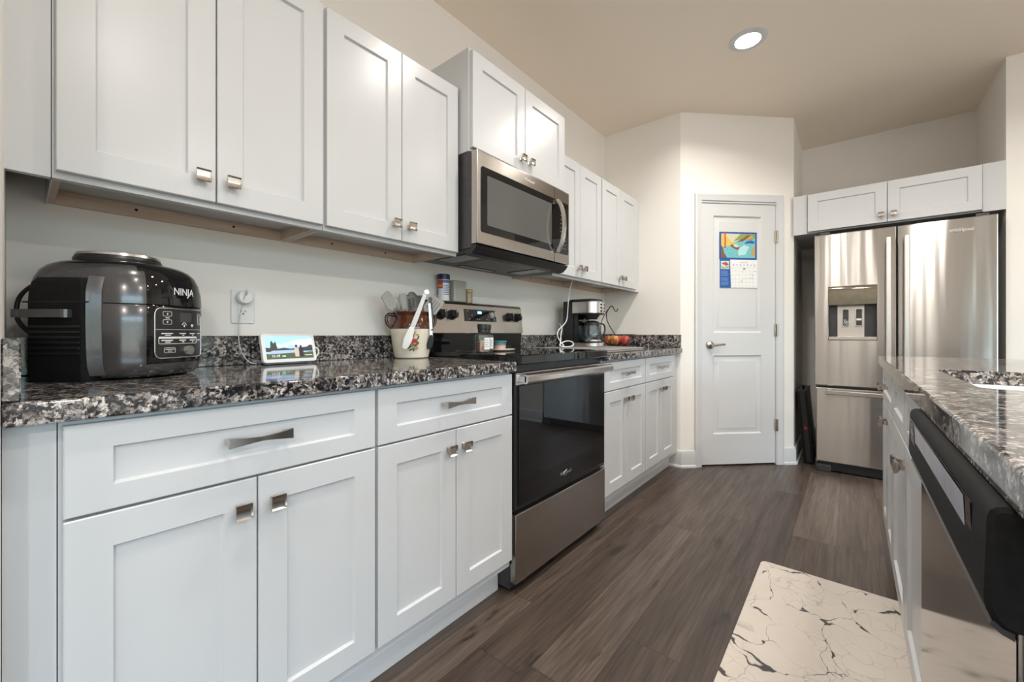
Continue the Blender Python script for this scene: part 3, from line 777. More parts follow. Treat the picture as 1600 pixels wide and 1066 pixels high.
# ------------------------------------------------------------ multicooker
t = thing('multicooker', 'large black and dark grey multicooker at the left end of the countertop', 'multicooker', (.200, .396, .9145), (0, 0, R(130)))
t.scale = (.955, .955, 1)
CA, CB, CN = .142, .156, 2.7
def cy_(x, a, bb): return bb * max(0., 1 - abs(x / a) ** CN) ** (1 / CN)
def sel(a, bb, z, n=72):
    out = []
    for i in range(n):
        th = 2 * pi * i / n - pi / 2; c, q = cos(th), sin(th)
        k = (abs(c) ** CN + abs(q) ** CN) ** (-1 / CN)
        out.append((a * k * c, bb * k * q, z))
    return out
def body_rings(b, zs, secmat):
    """superellipse shell; secmat picks the colour from where on the rim a face is"""
    n = 72; L = [[b._v(p) for p in sel(CA * k, CB * k, z)] for z, k in zs]
    for A, B_ in zip(L, L[1:]):
        for i in range(n):
            j = (i + 1) % n; c = (A[i].co + A[j].co + B_[i].co + B_[j].co) / 4
            b.m = secmat(c); b._f([A[i], A[j], B_[j], B_[i]])
    b.m = 0; b._f(L[0][::-1]); b._f(L[-1])
def sec_low(c):
    if abs(c.x) > .118 and c.y > -.06: return 1
    if c.y < -.07 and abs(c.x) < .086 and c.z > .036: return 2
    return 0
def sec_lid(c):
    if c.z > .262: return 2
    if c.y < -.05 and abs(c.x) < .086: return 2
    return 0
b = MB(); body_rings(b, [(.004, .90), (.010, .95), (.022, .985), (.034, 1.0), (.042, 1.005), (.08, 1.015), (.13, 1.02), (.172, 1.02), (.175, 1.01)], sec_low)
b.build('housing', ['gun', 'black_matte', 'black_gloss'], t, ang=40)
b = MB(); body_rings(b, [(.176, 1.0), (.177, 1.02), (.185, 1.02), (.21, 1.01), (.235, .98), (.255, .925), (.268, .85), (.277, .74), (.282, .62), (.284, .5)], sec_lid)
lid = b.build('lid', ['gun', 'black_matte', 'black_gloss'], t, ang=40)
b = MB(); b.lathe([(.086, .280), (.088, .290), (.083, .300), (.076, .303)], (0, .01, 0), 40); b.m = 1; b.lathe([(.0845, .2975), (.083, .3035), (.076, .3055), (.070, .3045), (.069, .303)], (0, .01, 0), 40, False, False)
b.m = 0; b.lathe([(.069, .3032), (.03, .3034), (.001, .3036)], (0, .01, 0), 40, False, False)
b.build('vent_disc', ['black_plastic', 'steel_h'], lid)
for sx, nm in ((-1, 'left'), (1, 'right')):        # black side blocks with a bar handle, and a lighter pillar in front of each
    b = MB(); rs = []
    for z, g, gx in [(.0, .96, .97), (.03, 1.0, 1.0), (.12, 1.0, 1.0), (.178, 1.0, 1.0), (.205, .98, .985), (.222, .92, .95), (.232, .80, .86)]:
        rs.append([(sx * (.10 + (x - .10) * gx), .012 + (y - .012) * g, z) for x, y in rrect(.095, -.060, .158, .082, .018, 4)])
    b.rings(rs); blk = b.build('side_housing', 'black_matte', t)
    for i in range(6):
        b = MB(); b.box(sx * .1575, -.048, .060 + i * .012, sx * .1600, .070, .065 + i * .012, .001); b.build('vent_slat', 'black_plastic', blk)
    b = MB(); pts = rrect(.120, -.030, .176, .098, .014, 4); b.rings([[(sx * x, y, .142) for x, y in pts], [(sx * x, y, .144 + .016) for x, y in pts]]); b.build('side_handle', 'gun', t, label='dark grey side handle')
    b = MB(); b.box(sx * .09, -.062, .1755, sx * .1585, .084, .1785); b.build('seam', 'gap', blk)
    b = MB(); rs = []
    for z, k in [(.012, .965), (.034, 1.004), (.08, 1.022), (.13, 1.028), (.2, 1.026), (.215, 1.01), (.236, .975)]:
        y0, y1 = -.078, -.058
        xa = lambda y: CA * k * max(.0, 1 - abs(y / (CB * k)) ** CN) ** (1 / CN)
        rs.append([(sx * (xa(y0) + .001), y0, z), (sx * (xa((y0 + y1) / 2) + .006), (y0 + y1) / 2, z), (sx * (xa(y1) + .013), y1, z), (sx * (xa(y1) - .02), y1, z), (sx * (xa(y0) - .02), y0, z)])
    b.rings(rs); b.build('corner_pillar', 'gun2', t, label='lighter grey corner pillar')
# control panel on the front, following its curve
def fp(x, z, off=.0):        # point on the front surface
    k = 1.018; x *= .735; return (x, -cy_(x, CA * k, CB * k) - off, z)
def fpoly(b, pts, off): b.poly([fp(x, z, off) for x, z in pts])
b = MB()
xs = [-.104 + .208 * i / 24 for i in range(25)]; zs = [.048, .168]
b.strip([fp(x, .048, .0012) for x in xs], [fp(x, .168, .0012) for x in xs])
for x in (xs[0], xs[-1]): pass
pan = b.build('control_panel', 'black_plastic', t)
b = MB(); path = []
for x, z in rrect(-.104, .047, .104, .169, .016, 5): path.append((x, z))
dense = []
for (xa, za), (xb, zb) in zip(path, path[1:] + path[:1]):
    m_ = max(1, int(math.hypot(xb - xa, zb - za) / .01))
    dense += [(xa + (xb - xa) * q / m_, za + (zb - za) * q / m_) for q in range(m_)]
b.tube([fp(x, z, .0016) for x, z in dense], .0016, 6, closed=True); b.build('panel_border', 'silver', pan)
b = MB()
def frect(x0, z0, x1, z1, r=.003, w=.0005):
    pt = rrect(x0, z0, x1, z1, r, 3); dd = []
    for (xa, za), (xb, zb) in zip(pt, pt[1:] + pt[:1]):
        m_ = max(1, int(math.hypot(xb - xa, zb - za) / .008)); dd += [(xa + (xb - xa) * q / m_, za + (zb - za) * q / m_) for q in range(m_)]
    b.tube([fp(x, z, .0018) for x, z in dd], w, 4, closed=True)
def fbar(x0, z0, x1, z1):
    n_ = max(1, int(abs(x1 - x0) / .008)); xx = [x0 + (x1 - x0) * q / n_ for q in range(n_ + 1)]
    b.strip([fp(x, z0, .0017) for x in xx], [fp(x, z1, .0017) for x in xx])
frect(-.080, .150, -.050, .161); frect(-.080, .130, -.050, .141)
fbar(-.067, .1535, -.063, .1575); fbar(-.067, .1335, -.063, .1375); fbar(-.072, .1445, -.058, .1465)
frect(.075, .130, .092, .160, .006); fbar(.082, .150, .085, .153); fbar(.082, .143, .085, .146); fbar(.082, .136, .085, .139)
fbar(-.103, .1165, .102, .1173)
for x0, x1 in ((-.085, -.045), (-.018, .012), (.03, .058), (.072, .094)):
    fbar(x0, .1060, x1, .1085); fbar(x0 + .012, .1020, x1 - .008, .1042)
    fbar(x0, .0890, x1, .0915); fbar(x0 + .012, .0850, x1 - .008, .0872)
frect(-.093, .082, .066, .099, .003, .0007); fbar(-.092, .0945, .065, .0985)
frect(-.076, .060, -.036, .072, .003); fbar(-.072, .0675, -.040, .0690); fbar(-.064, .0630, -.048, .0645)
for cx, cr in ((.004, .011), (.042, .007)):
    for a in range(6): 
        th0, th1 = pi * (.15 + a * .117), pi * (.15 + (a + 1) * .117); b.tube([fp(cx + cr * cos(q), .124 + cr * sin(q), .0018) for q in (th0, th1)], .0008, 4)
    fbar(cx - .003, .124, cx + .003, .130)
b.build('panel_print', 'white_mark', pan)
b = MB(); xx = [-.015 + .055 * q / 6 for q in range(7)]; b.strip([fp(x, .137, .0016) for x in xx], [fp(x, .160, .0016) for x in xx]); b.build('readout', 'gun2', pan)
px, py, pz = fp(.020, .064, .001)
b = MB(); b.cyl((px, py, pz), (px, py - .010, pz), .0125, .0115); b.build('dial', 'silver', pan)
o = text('brand_lettering', 'NINJA', .026, 'white_mark', lid, (0, -CB * 1.018 - .0014, .212), sx=.95)
for v in o.data.vertices:
    v.co.z = (CB * 1.018 - cy_(v.co.x, CA * 1.012, CB * 1.012)) * -1 + .003 + (.0006 if v.co.z > 0 else 0)
for v in o.data.vertices: pass
# power cord: leaves the rear, loops by the side wall
cT = (Matrix.Translation(Vector((.200, .396, .9145))) @ Matrix.Rotation(R(130), 4, 'Z')).inverted()
b = MB(); b.T = cT
b.tube([(.150, .275, 1.138), (.140, .255, 1.146), (.13, .234, 1.134), (.12, .215, 1.105), (.12, .212, 1.065), (.12, .218, 1.045), (.122, .230, 1.028), (.13, .246, 1.010), (.11, .246, .96), (.06, .26, .925)], .0048, 8, 3)
b.build('power_cord', 'black_plastic', t)

# ------------------------------------------------------------ outlets, smart plug, smart display
def outlet(label, y, z, covered=False):
    t = thing('wall_outlet', label, 'outlet', (0, y, z), L90, 'wall outlets')
    b = MB(); pts = rrect(-.036, -.058, .036, .058, .004, 3)
    b.rings([[(p, 0, q) for p, q in pts], [(p, -.004, q) for p, q in pts], [(p * .95, -.006, q * .97) for p, q in pts]]); b.build('plate', 'white_pl', t)
    b = MB()
    pts = rrect(-.017, -.034, .017, .034, .003, 3); b.rings([[(p, -.006, q) for p, q in pts], [(p, -.0075, q) for p, q in pts]]); b.build('receptacle', 'white_pl', t)
    for q in (-.018, .018):
        b = MB()
        b.box(-.007, -.0074, q - .001, -.005, -.0078, q + .007); b.box(.005, -.0074, q - .001, .007, -.0078, q + .006); b.box(-.002, -.0074, q - .009, .002, -.0078, q - .004)
        b.build('socket_slots', 'gap', t)
    return t
outlet('white wall outlet between the multicooker and the smart display, with a round charger plugged in', .725, 1.115)
outlet('white wall outlet beside the coffee maker', 2.795, 1.118)
t = thing('charger', 'round white charger plugged into the outlet above the smart display', 'charger', (.0079, .724, 1.147), L90)
b = MB(); b.T = Matrix.Rotation(R(90), 4, 'X'); b.lathe([(.021, 0), (.0235, .006), (.0235, .026), (.020, .031), (.001, .032)], n=32); b.build('body', 'white_pl', t)
b = MB()
cab = [(.041, .724, 1.154), (.050, .724, 1.166), (.050, .722, 1.174), (.044, .718, 1.150), (.026, .712, 1.105), (.024, .705, 1.06), (.03, .704, 1.0), (.035, .708, .965), (.045, .722, .932), (.052, .738, .9185), (.056, .750, .918)]
b.tube([(y - .724, -(x - .0079), z - 1.147) for x, y, z in cab], .0019, 6, 2); b.build('cable', 'grey_pl', t)

DT = (.118, .842, .9145)
t = thing('smart_display', 'small white smart display showing a landscape on the countertop', 'smart display', DT, (0, 0, R(94)))
TL = R(16)
dm = Matrix.Rotation(-TL, 4, 'X')
b = MB(); b.T = dm
w2, h0, h1 = .093, .008, .112
pts = rrect(-w2, h0, w2, h1, .010, 4)
b.rings([[(x, .012, z) for x, z in pts], [(x, .004, z) for x, z in pts], [(x * .99, 0, (z - .06) * .985 + .06) for x, z in pts]])
b.T = None
b.build('bezel', 'white_pl', t)
b = MB(); rs = []
for q, sc in ((0, 1.), (.35, .9), (.7, .72), (1., .5)):
    rs.append([(x * (1 - .25 * q), .016 + .07 * q + (z - .0) * .27 * (1 - q), .002 + (z - .002) * sc) for x, z in rrect(-w2 + .006, .002, w2 - .006, .102, .008, 4)])
b.rings(rs); b.build('speaker_body', 'grey_pl', t)
sx_, sz0, sz1 = .081, .020, .101
scr = [glow('screen_sky', (.30, .52, .95), .85), glow('screen_cloud', (.72, .82, .96), .9), glow('screen_tree', (.035, .035, .03), .8), glow('screen_water', (.30, .42, .60), .8), glow('screen_grass', (.06, .08, .035), .8),
       glow('screen_shirt', (.55, .42, .33), .7), glow('screen_dark', (.02, .02, .03), .6), glow('screen_text', (.9, .9, .9), .9), glow('screen_green', (.25, .7, .4), .8)]
b = MB(); b.T = dm
def sp(m_, pts, o): b.m = m_; b.poly([(x, -o, z) for x, z in pts])
sp(0, [(-sx_, sz0), (sx_, sz0), (sx_, sz1), (-sx_, sz1)], .0006)
sp(1, [(-.02, .075), (.05, .062), (sx_, .068), (sx_, .092), (.03, .088)], .0009)
sp(1, [(-.07, .066), (-.01, .063), (.0, .069), (-.05, .074)], .0009)
sp(2, [(-sx_, .046), (-sx_, .062), (-.07, .060), (-.055, .066), (-.04, .057), (-.02, .060), (0, .056), (.03, .059), (.06, .062), (.072, .070), (sx_, .068), (sx_, .046)], .0010)
sp(2, [(-.066, .060), (-.064, .080), (-.060, .086), (-.056, .078), (-.052, .076), (-.048, .084), (-.045, .074), (-.043, .060)], .0011)
sp(3, [(-.072, .044), (-.06, .050), (.03, .052), (.03, .040), (-.07, .038)], .0012)
sp(4, [(-sx_, sz0), (sx_, sz0), (sx_, .044), (.02, .041), (-.07, .038), (-sx_, .040)], .0013)
for cx, mm, hgt in ((.022, 5, .060), (.038, 6, .058)):
    sp(mm, [(cx - .007, .026), (cx + .007, .026), (cx + .008, hgt - .004), (cx, hgt), (cx - .008, hgt - .004)], .0015)
    sp(6, [(cx + .0045 * cos(a * pi / 5), hgt + .005 + .006 * sin(a * pi / 5)) for a in range(10)], .0016)
sp(8, [(-.030, .027), (-.018, .027), (-.018, .032), (-.030, .032)], .0015)
sp(7, [(.05, .030), (.076, .030), (.076, .0315), (.05, .0315)], .0015)
b.build('screen', scr, t)
o = text('clock', '11:19', .012, scr[7], t, (0, 0, 0), depth=.0001); o.matrix_local = dm @ Matrix.Translation((-.051, -.0018, .030)) @ Matrix.Rotation(R(90), 4, 'X')
b = MB(); b.tube([(.085, .035, .05), (.098, .032, .056), (.112, .028, .050), (.112, .028, .030), (.100, .03, .018), (.088, .03, .012)], .003, 8, 2); b.build('power_cable', 'white_pl', t)

# ------------------------------------------------------------ crock and utensils
CX, CY, CZ = .118, 1.352, .9147
t = thing('crock', 'cream stoneware crock with brown glazed neck and fruit decal, full of utensils', 'crock', (CX, CY, CZ))
b = MB()
b.lathe([(.070, 0), (.075, .004), (.080, .03), (.086, .075), (.0905, .115), (.0915, .128)], n=48, cap1=False)
b.m = 1
b.lathe([(.0915, .128), (.0915, .136), (.088, .155), (.080, .172), (.077, .186), (.080, .194), (.083, .200), (.081, .204), (.076, .203), (.073, .195), (.073, .17), (.080, .12), (.07, .012), (.001, .010)], n=48, cap0=False)
b.build('pot', ['ceramic', 'brown_glaze'], t)
for a in (-108, 72):
    b = MB(); b.T = Matrix.Rotation(R(a), 4, 'Z')
    b.tube([(.078, 0, .188), (.098, 0, .194), (.112, 0, .184), (.114, 0, .165), (.106, 0, .145), (.088, 0, .134)], [.008, .0075, .007, .007, .007, .008], 10, 2)
    b.build('handle', 'brown_glaze', t)
def crp(a, h, o=.0012):          # point on the crock's side at angle a
    r = .0815 + (h - .03) * .105 + .0006 + o
    return (r * cos(a), r * sin(a), h)
b = MB(); A0 = R(-32)
dm_ = [plain('decal_red', (.45, .03, .02), .3), plain('decal_orange', (.55, .16, .05), .3), plain('decal_green', (.05, .12, .03), .3), plain('decal_ochre', (.42, .27, .07), .3), plain('decal_brown', (.16, .07, .03), .3)]
rd = random.Random(3)
def blot(m_, dx, h, rx, rz, rot=0., o=.0, n=12):
    b.m = m_
    b.poly([crp(A0 + (dx + rx * cos(q) * cos(rot) - rz * sin(q) * sin(rot)) / .085, h + rx * cos(q) * sin(rot) + rz * sin(q) * cos(rot), o) for q in [2 * pi * i / n for i in range(n)]])
for i in range(26):
    a = rd.uniform(0, 2 * pi); d = rd.uniform(.012, .034)
    blot(rd.choice([2, 2, 2, 3, 4]), d * cos(a) * .8, .072 + d * sin(a) * 1.15, rd.uniform(.004, .008), rd.uniform(.0022, .0036), rd.uniform(0, 3), .0001 * i)
blot(3, -.006, .093, .009, .008, 0, .003); blot(3, .012, .046, .010, .007, 0, .003); blot(4, -.018, .052, .008, .008, 0, .003)
blot(1, -.008, .068, .010, .010, 0, .0034); blot(0, .004, .076, .011, .010, 0, .0036); blot(0, .016, .070, .006, .006, 0, .0035); blot(2, .010, .058, .008, .005, .4, .0036)
b.build('fruit_decal', dm_, t)

def frame_from(p0, p1, face):
    """matrix with z along p0->p1 and -y towards 'face'"""
    p0 = Vector(p0); z = (Vector(p1) - p0); L = z.length; z.normalize(); f = Vector(face); f = (f - z * f.dot(z)).normalized(); y = -f; x = y.cross(z)
    m = Matrix((x, y, z)).transposed().to_4x4(); m.translation = p0
    return m, L
def utensil(name, label, cat, p0, p1, head, hm='sil_grey', sm='sil_grey', face=(.9, -.45, .1), group='utensils in the crock', hl=.085):
    """p0 foot inside the crock, p1 tip, both from the crock's base"""
    o_ = Vector((CX, CY, CZ))
    m, L = frame_from(o_ + Vector(p0), o_ + Vector(p1), face)
    t = thing(name, label, cat); t.matrix_world = m; t.group = None if False else None
    return t
def utensil_thing(name, label, cat, p0, p1, face=(.9, -.45, .1)):
    o_ = Vector((CX, CY, CZ)); m, L = frame_from(o_ + Vector(p0), o_ + Vector(p1), face)
    t = bpy.data.objects.new(name, None); COL.objects.link(t); t.empty_display_size = .03
    t.location = m.translation; t.rotation_euler = m.to_euler()
    tag(t, label, cat, 'utensils in the crock'); return t, L
def handle_part(t, L0, L1, mat, r0=.005, r1=.004): b = MB(); b.tube([(0, 0, L0), (0, .001, (L0 + L1) / 2), (0, 0, L1)], [r0, r0, r1], 8, 1); b.build('handle', mat, t)
def blade(b, outline, th=.0025, bend=0.):
    f = lambda x, z, y: (x, y + bend * (z - outline[0][1]) ** 2, z)
    b.rings([[f(x, z, -th) for x, z in outline], [f(x, z, th) for x, z in outline]])
# broad spatula leaning far left
t, L = utensil_thing('spatula', 'grey silicone spatula leaning farthest left in the crock', 'spatula', (.0, .055, .015), (.0, -.140, .278), (.8, -.3, .5))
handle_part(t, 0, L - .075, 'sil_dark'); b = MB(); blade(b, [(-.007, L - .085), (.007, L - .085), (.026, L - .065), (.030, L - .012), (.018, L), (-.022, L - .004), (-.028, L - .06)]); b.build('blade', 'sil_grey', t)
t, L = utensil_thing('cooking_spoon', 'grey silicone spoon leaning left beside the spatula', 'spoon', (.01, .045, .015), (-.02, -.098, .270), (.2, -.9, .4))
handle_part(t, 0, L - .055, 'sil_dark'); b = MB(); b.T = Matrix.Translation((0, 0, L - .038)); b.sphere((0, 0, 0), .038, 16, (.62, .22, 1)); b.build('bowl', 'sil_grey', t, ang=50)
t, L = utensil_thing('pasta_server', 'grey toothed pasta server standing in the crock', 'pasta server', (.0, .0, .015), (.0, -.045, .285))
handle_part(t, 0, L - .07, 'sil_dark'); b = MB(); b.rings([[(.022 * s_ * cos(q), .010 * sin(q) + (.016 if s_ > .5 else .008), L - .085 + z_) for q in [2 * pi * i / 16 for i in range(16)]] for s_, z_ in ((.3, 0), (.8, .018), (1, .045), (.95, .07), (.6, .085))])
b.build('bowl', 'sil_grey', t, ang=50)
for i in range(5):
    b = MB(); z_ = L - .072 + i * .015; b.cyl((.016, -.004, z_), (.026, -.020, z_ - .002), .0036, .0026, 8); b.build('tooth', 'sil_dark', t)
t, L = utensil_thing('ladle', 'grey ladle with a tall oval bowl behind the tongs in the crock', 'ladle', (.01, .02, .015), (.0, .0, .296), (.75, -.6, .0))
handle_part(t, 0, L - .06, 'sil_dark'); b = MB(); rs = []
for s_, y_ in ((1., -.004), (.97, .006), (.8, .018), (.5, .026), (.1, .029)): rs.append([(.028 * s_ * cos(q), y_, L - .048 + .048 * s_ * sin(q)) for q in [2 * pi * i / 24 for i in range(24)]])
for s_, y_ in ((.1, .025), (.45, .022), (.75, .014), (.92, .004)): rs.append([(.028 * s_ * cos(q), y_, L - .048 + .048 * s_ * sin(q)) for q in [2 * pi * i / 24 for i in range(24)]])
rs = [rs[-1], rs[-2], rs[-3], rs[-4], rs[4], rs[3], rs[2], rs[1], rs[0]]
b.rings(rs, True, True) if False else b.rings(rs[::-1] , False, False, closed=True); b.build('bowl', 'sil_grey', t, ang=50)
t, L = utensil_thing('turner', 'black slotted turner in the middle of the crock', 'turner', (.0, .02, .015), (-.01, .028, .284), (.85, -.5, .1))
handle_part(t, 0, L - .07, 'black_plastic'); b = MB()
blade(b, [(-.030, L - .085), (.030, L - .085), (.034, L - .002), (-.034, L - .002)], .002)
b.m = 1
for i in range(3): b.box(-.018 + i * .014, -.0024, L - .075, -.013 + i * .014, -.0020, L - .015)
b.build('blade', ['black_plastic', 'sil_dark'], t)
t, L = utensil_thing('slotted_turner', 'grey slotted turner leaning right over the range in the crock', 'turner', (-.02, -.06, .015), (.03, .132, .274), (.85, -.35, .35))
handle_part(t, 0, L - .085, 'sil_dark'); b = MB()
blade(b, [(-.012, L - .10), (.012, L - .10), (.034, L - .075), (.034, L), (-.034, L - .004), (-.034, L - .075)], .002)
b.m = 1
for i in range(4): b.box(-.022 + i * .013, -.0024, L - .072, -.017 + i * .013, -.0019, L - .018)
b.build('blade', ['sil_grey', 'sil_dark'], t)
# tongs straddling the rim: one long pale arm outside the crock, the other hanging at its right
def outside(name, label, cat): 
    t = thing(name, label, cat, (CX, CY, CZ), 0, 'utensils in the crock'); return t
t = outside('tongs', 'pale grey kitchen tongs hanging outside the crock, slanting down left', 'tongs')
def slat(b, P, wds, th, face):
    f = Vector(face).normalized(); rs = []
    for i, (p, w_) in enumerate(zip(P, wds)):
        p = Vector(p); d = (Vector(P[min(i + 1, len(P) - 1)]) - Vector(P[max(i - 1, 0)])).normalized(); s_ = d.cross(f).normalized()
        rs.append([p - s_ * w_, p - s_ * w_ + f * th, p + s_ * w_ + f * th, p + s_ * w_])
    b.rings(rs)
FC = (.82, -.57, .08)
b = MB(); slat(b, [(.098, .004, .292), (.1, -.018, .245), (.1005, -.037, .204), (.1, -.055, .165), (.095, -.068, .13)], [.007, .008, .009, .010, .009], .004, FC); b.build('arm', 'grey_pl', t)
b = MB(); slat(b, [(.096, -.068, .135), (.092, -.075, .11), (.087, -.083, .082), (.080, -.090, .055), (.076, -.094, .044)], [.009, .014, .017, .013, .007], .006, FC); b.build('tip', 'white_pl', t)
b = MB(); b.cyl((.101, .004, .286), (.107, .0, .287), .010, n=16); b.tube([(.100, .006, .292), (.102, .012, .306), (.103, .018, .308), (.102, .012, .296)], .0016, 6, 1); b.build('hinge', 'steel_h', t)
t = outside('scissors', 'black and steel kitchen tongs hanging at the right side of the crock', 'tongs'); t.name = 'salad_tongs'
b = MB(); slat(b, [(.085, .036, .268), (.091, .037, .22), (.096, .038, .17), (.099, .036, .12)], [.007, .007, .006, .005], .004, FC); b.build('arm', 'black_plastic', t)
b = MB(); slat(b, [(.090, .028, .24), (.094, .030, .18), (.097, .032, .12), (.095, .034, .09)], [.004, .005, .006, .008], .003, FC); b.build('inner_arm', 'steel_h', t, label='steel arm')
b = MB(); slat(b, [(.096, .033, .10), (.093, .033, .08), (.088, .031, .055), (.083, .029, .038)], [.006, .012, .013, .006], .005, FC); b.build('tip', 'black_plastic', t)

# ------------------------------------------------------------ jars on the backguard and the cooktop
BZ = 1.1875
t = thing('canister', 'round canister with dark blue lid and red, white and blue wrap on the backguard', 'canister', (.043, 1.605, BZ))
b = MB(); b.lathe([(.029, 0), (.030, .002), (.030, .108), (.029, .110)], n=32); b.build('body', 'white_pl', t)
b = MB(); b.lathe([(.0325, .108), (.0325, .132), (.030, .135), (.001, .135)], n=32); b.build('lid', plain('navy_lid', (.012, .016, .075), .35), t)
b = MB()
def wrap(m_, a0, a1, z0, z1, r=.0303):
    b.m = m_; k = 8; A = [R(a0 + (a1 - a0) * i / k) for i in range(k + 1)]
    b.strip([(r * cos(a), r * sin(a), z0) for a in A], [(r * cos(a), r * sin(a), z1) for a in A])
wrap(0, -130, -48, .062, .106); wrap(1, -48, 40, .090, .104); wrap(2, -100, -55, .070, .082, .0305)
for i in range(6): wrap(1, -40, 30, .030 + i * .009, .0335 + i * .009)
wrap(1, -130, -100, .030, .062)
b.build('wrap', [plain('wrap_red', (.50, .06, .035), .4), plain('wrap_blue', (.06, .16, .45), .4), plain('wrap_orange', (.7, .3, .08), .4)], t)
t = thing('storage_container', 'cloudy square container with beige lid on the backguard', 'container', (.043, 1.697, BZ))
b = MB(); q_ = lambda e, z: [(x, y, z) for x, y in rrect(-.028 + e, -.043 + e, .028 - e, .043 - e, .010, 4)]
b.rings([q_(.003, 0), q_(.0, .004), q_(0, .096)], True, True); b.build('body', plain('cloudy_body', (.42, .41, .38), .3, 0, .06, 20), t)
b = MB(); b.rings([q_(-.003, .095), q_(-.003, .106), q_(.001, .110)]); b.build('lid', plain('beige_lid', (.46, .40, .32), .4), t)
t = thing('spice_jar', 'small jar with yellow lid on the backguard', 'jar', (.043, 1.781, BZ))
b = MB(); b.lathe([(.021, 0), (.0225, .003), (.0225, .050), (.019, .056)], n=28); b.build('glass_body', plain('spice_fill', (.40, .31, .20), .25, 0, .25, 160), t)
b = MB(); b.lathe([(.024, .055), (.025, .058), (.025, .070), (.023, .073), (.001, .073)], n=28); b.build('lid', plain('yellow_lid', (.50, .40, .13), .35), t)
ZC = .9378
def grinder(label, x, y, fill, rot):
    t = thing('spice_grinder', label, 'grinder', (x, y, ZC), rot, 'glass grinders on the cooktop')
    q_ = lambda h, r, z: [(px, py, z) for px, py in rrect(-h, -h, h, h, r, 4)]
    b = MB(); b.rings([q_(.0245, .006, 0), q_(.0265, .007, .003), q_(.0265, .007, .078), q_(.022, .012, .086), q_(.019, .015, .089)], True, True); b.build('glass_body', 'thin', t)
    b = MB(); b.rings([q_(.0225, .005, .0055), q_(.0228, .005, .030), q_(.0226, .005, .047), q_(.012, .004, .055)])
    b.build('spice_fill', fill, t)
    b = MB(); b.lathe([(.020, .088), (.021, .090), (.021, .103), (.023, .106), (.0235, .124), (.022, .127), (.001, .127)], n=28); b.build('cap', 'black_plastic', t)
    b = MB(); b.box(.0266, -.004, .014, .0269, .022, .066); b.m = 1
    for i in range(4): b.box(.0268, -.001, .026 + i * .009, .0271, .018 - .004 * (i % 2), .029 + i * .009)
    b.build('paper_label', ['white_mark', 'grey_mark'], t)
fl_ = plain('salt_fill', (.50, .28, .19), .6, 0, .5, 180, bumpy=.6)
grinder('black-capped glass grinder of pink salt at the front of the cooktop', .370, 1.548, fl_, R(-20))
grinder('black-capped glass grinder behind the pink salt one on the cooktop', .318, 1.628, plain('pepper_fill', (.10, .085, .08), .6, 0, .8, 260, bumpy=.6), R(-12))
t = thing('spoon_rest', 'small white dish on the cooktop under the teal-lidded tub', 'dish', (.318, 1.748, ZC))
b = MB(); b.rings([[(r_ * .055 * cos(q) , r_ * .070 * sin(q) + (.0), z_) for q in [2 * pi * i / 32 for i in range(32)]] for r_, z_ in ((.6, 0), (.85, .002), (1, .008), (.97, .009), (.8, .004), (.1, .003))]); o = b.build('dish', 'ceramic', t)
t = thing('tub', 'small clear tub with teal lid standing on the white dish', 'tub', (.315, 1.730, ZC + .0047))
b = MB(); b.lathe([(.024, 0), (.026, .002), (.029, .036)], n=28); b.m = 1; b.lathe([(.0262, .003), (.0285, .022), (.0285, .0222)], n=28, cap0=False, cap1=False)
b.build('body', [plain('tub_body', (.22, .25, .28), .15), plain('tub_fill', (.62, .42, .36), .5)], t)
b = MB(); b.lathe([(.031, .036), (.032, .038), (.032, .043), (.029, .045), (.001, .0455)], n=28); b.box(.026, -.006, .038, .040, .006, .0405, .001); b.build('lid', plain('teal_lid', (.03, .22, .25), .35), t)

# ------------------------------------------------------------ grey cloth, coffee maker, cable, fruit basket
t = MB(); pts = rrect(.095, 2.213, .590, 2.885, .05, 6)
t.rings([[(x, y, z) for x, y in [(.34 + (x - .34) * g, 2.55 + (y - 2.55) * g) for x, y in pts]] for z, g in ((0, .985), (.003, 1.0), (.007, 1.0), (.0095, .988), (.0102, .988), (.013, .998), (.017, .996), (.0200, .982))])
o = t.build('drying_mat', 'mat_grey', loc=(0, 0, .9143)); tag(o, 'folded grey cloth mat under the coffee maker', 'mat')
KX, KY, KZ = .082, 2.755, .9346
t = thing('coffee_maker', 'black and stainless coffee maker with glass carafe on the grey mat', 'coffee maker', (KX, KY, KZ), L90)
def dplan(w, y0, y1, n=14):       # flat back at y0, rounded front reaching y1 (<y0)
    r = w; out = [(-w, y0)]
    yc = y1 + w * .85
    out += [(-w * cos(pi * i / n), yc - w * .85 * sin(pi * i / n)) for i in range(n + 1)]
    return out + [(w, y0)]
def dbox(b, w, y0, y1, z0, z1, e=.003):
    q = lambda g, z: [(x, y, z) for x, y in dplan(w - g, y0 - g * .2, y1 + g)]
    return b.rings([q(e, z0), q(0, z0 + e), q(0, z1 - e), q(e, z1)])
b = MB(); b.box(-.093, 0, 0, .093, -.078, .312, .008); b.build('water_tank', 'black_plastic', t)
b = MB(); b.box(-.080, -.076, .026, .080, -.118, .222, .006); b.build('column', 'black_gloss', t, label='glossy black column')
b = MB(); dbox(b, .092, -.07, -.262, .0, .026); b.build('base', 'steel_h', t, label='stainless base')
b = MB(); b.lathe([(.066, .026), (.066, .029), (.001, .029)], (0, -.178, 0), 32); b.build('warming_plate', 'black_gloss', t)
b = MB(); dbox(b, .090, -.074, -.258, .226, .306); hd = b.build('head', 'steel_h', t, label='stainless brew head')
b = MB(); q = lambda g, z: [(x, y, z) for x, y in dplan(.088 - g, -.05, -.250 + g)]
b.rings([q(0, .305), q(0, .312), q(.012, .322), q(.035, .326)]); b.build('lid', 'black_plastic', hd)
b = MB(); dbox(b, .091, -.074, -.259, .219, .227, .002); b.build('lower_band', 'black_plastic', hd)
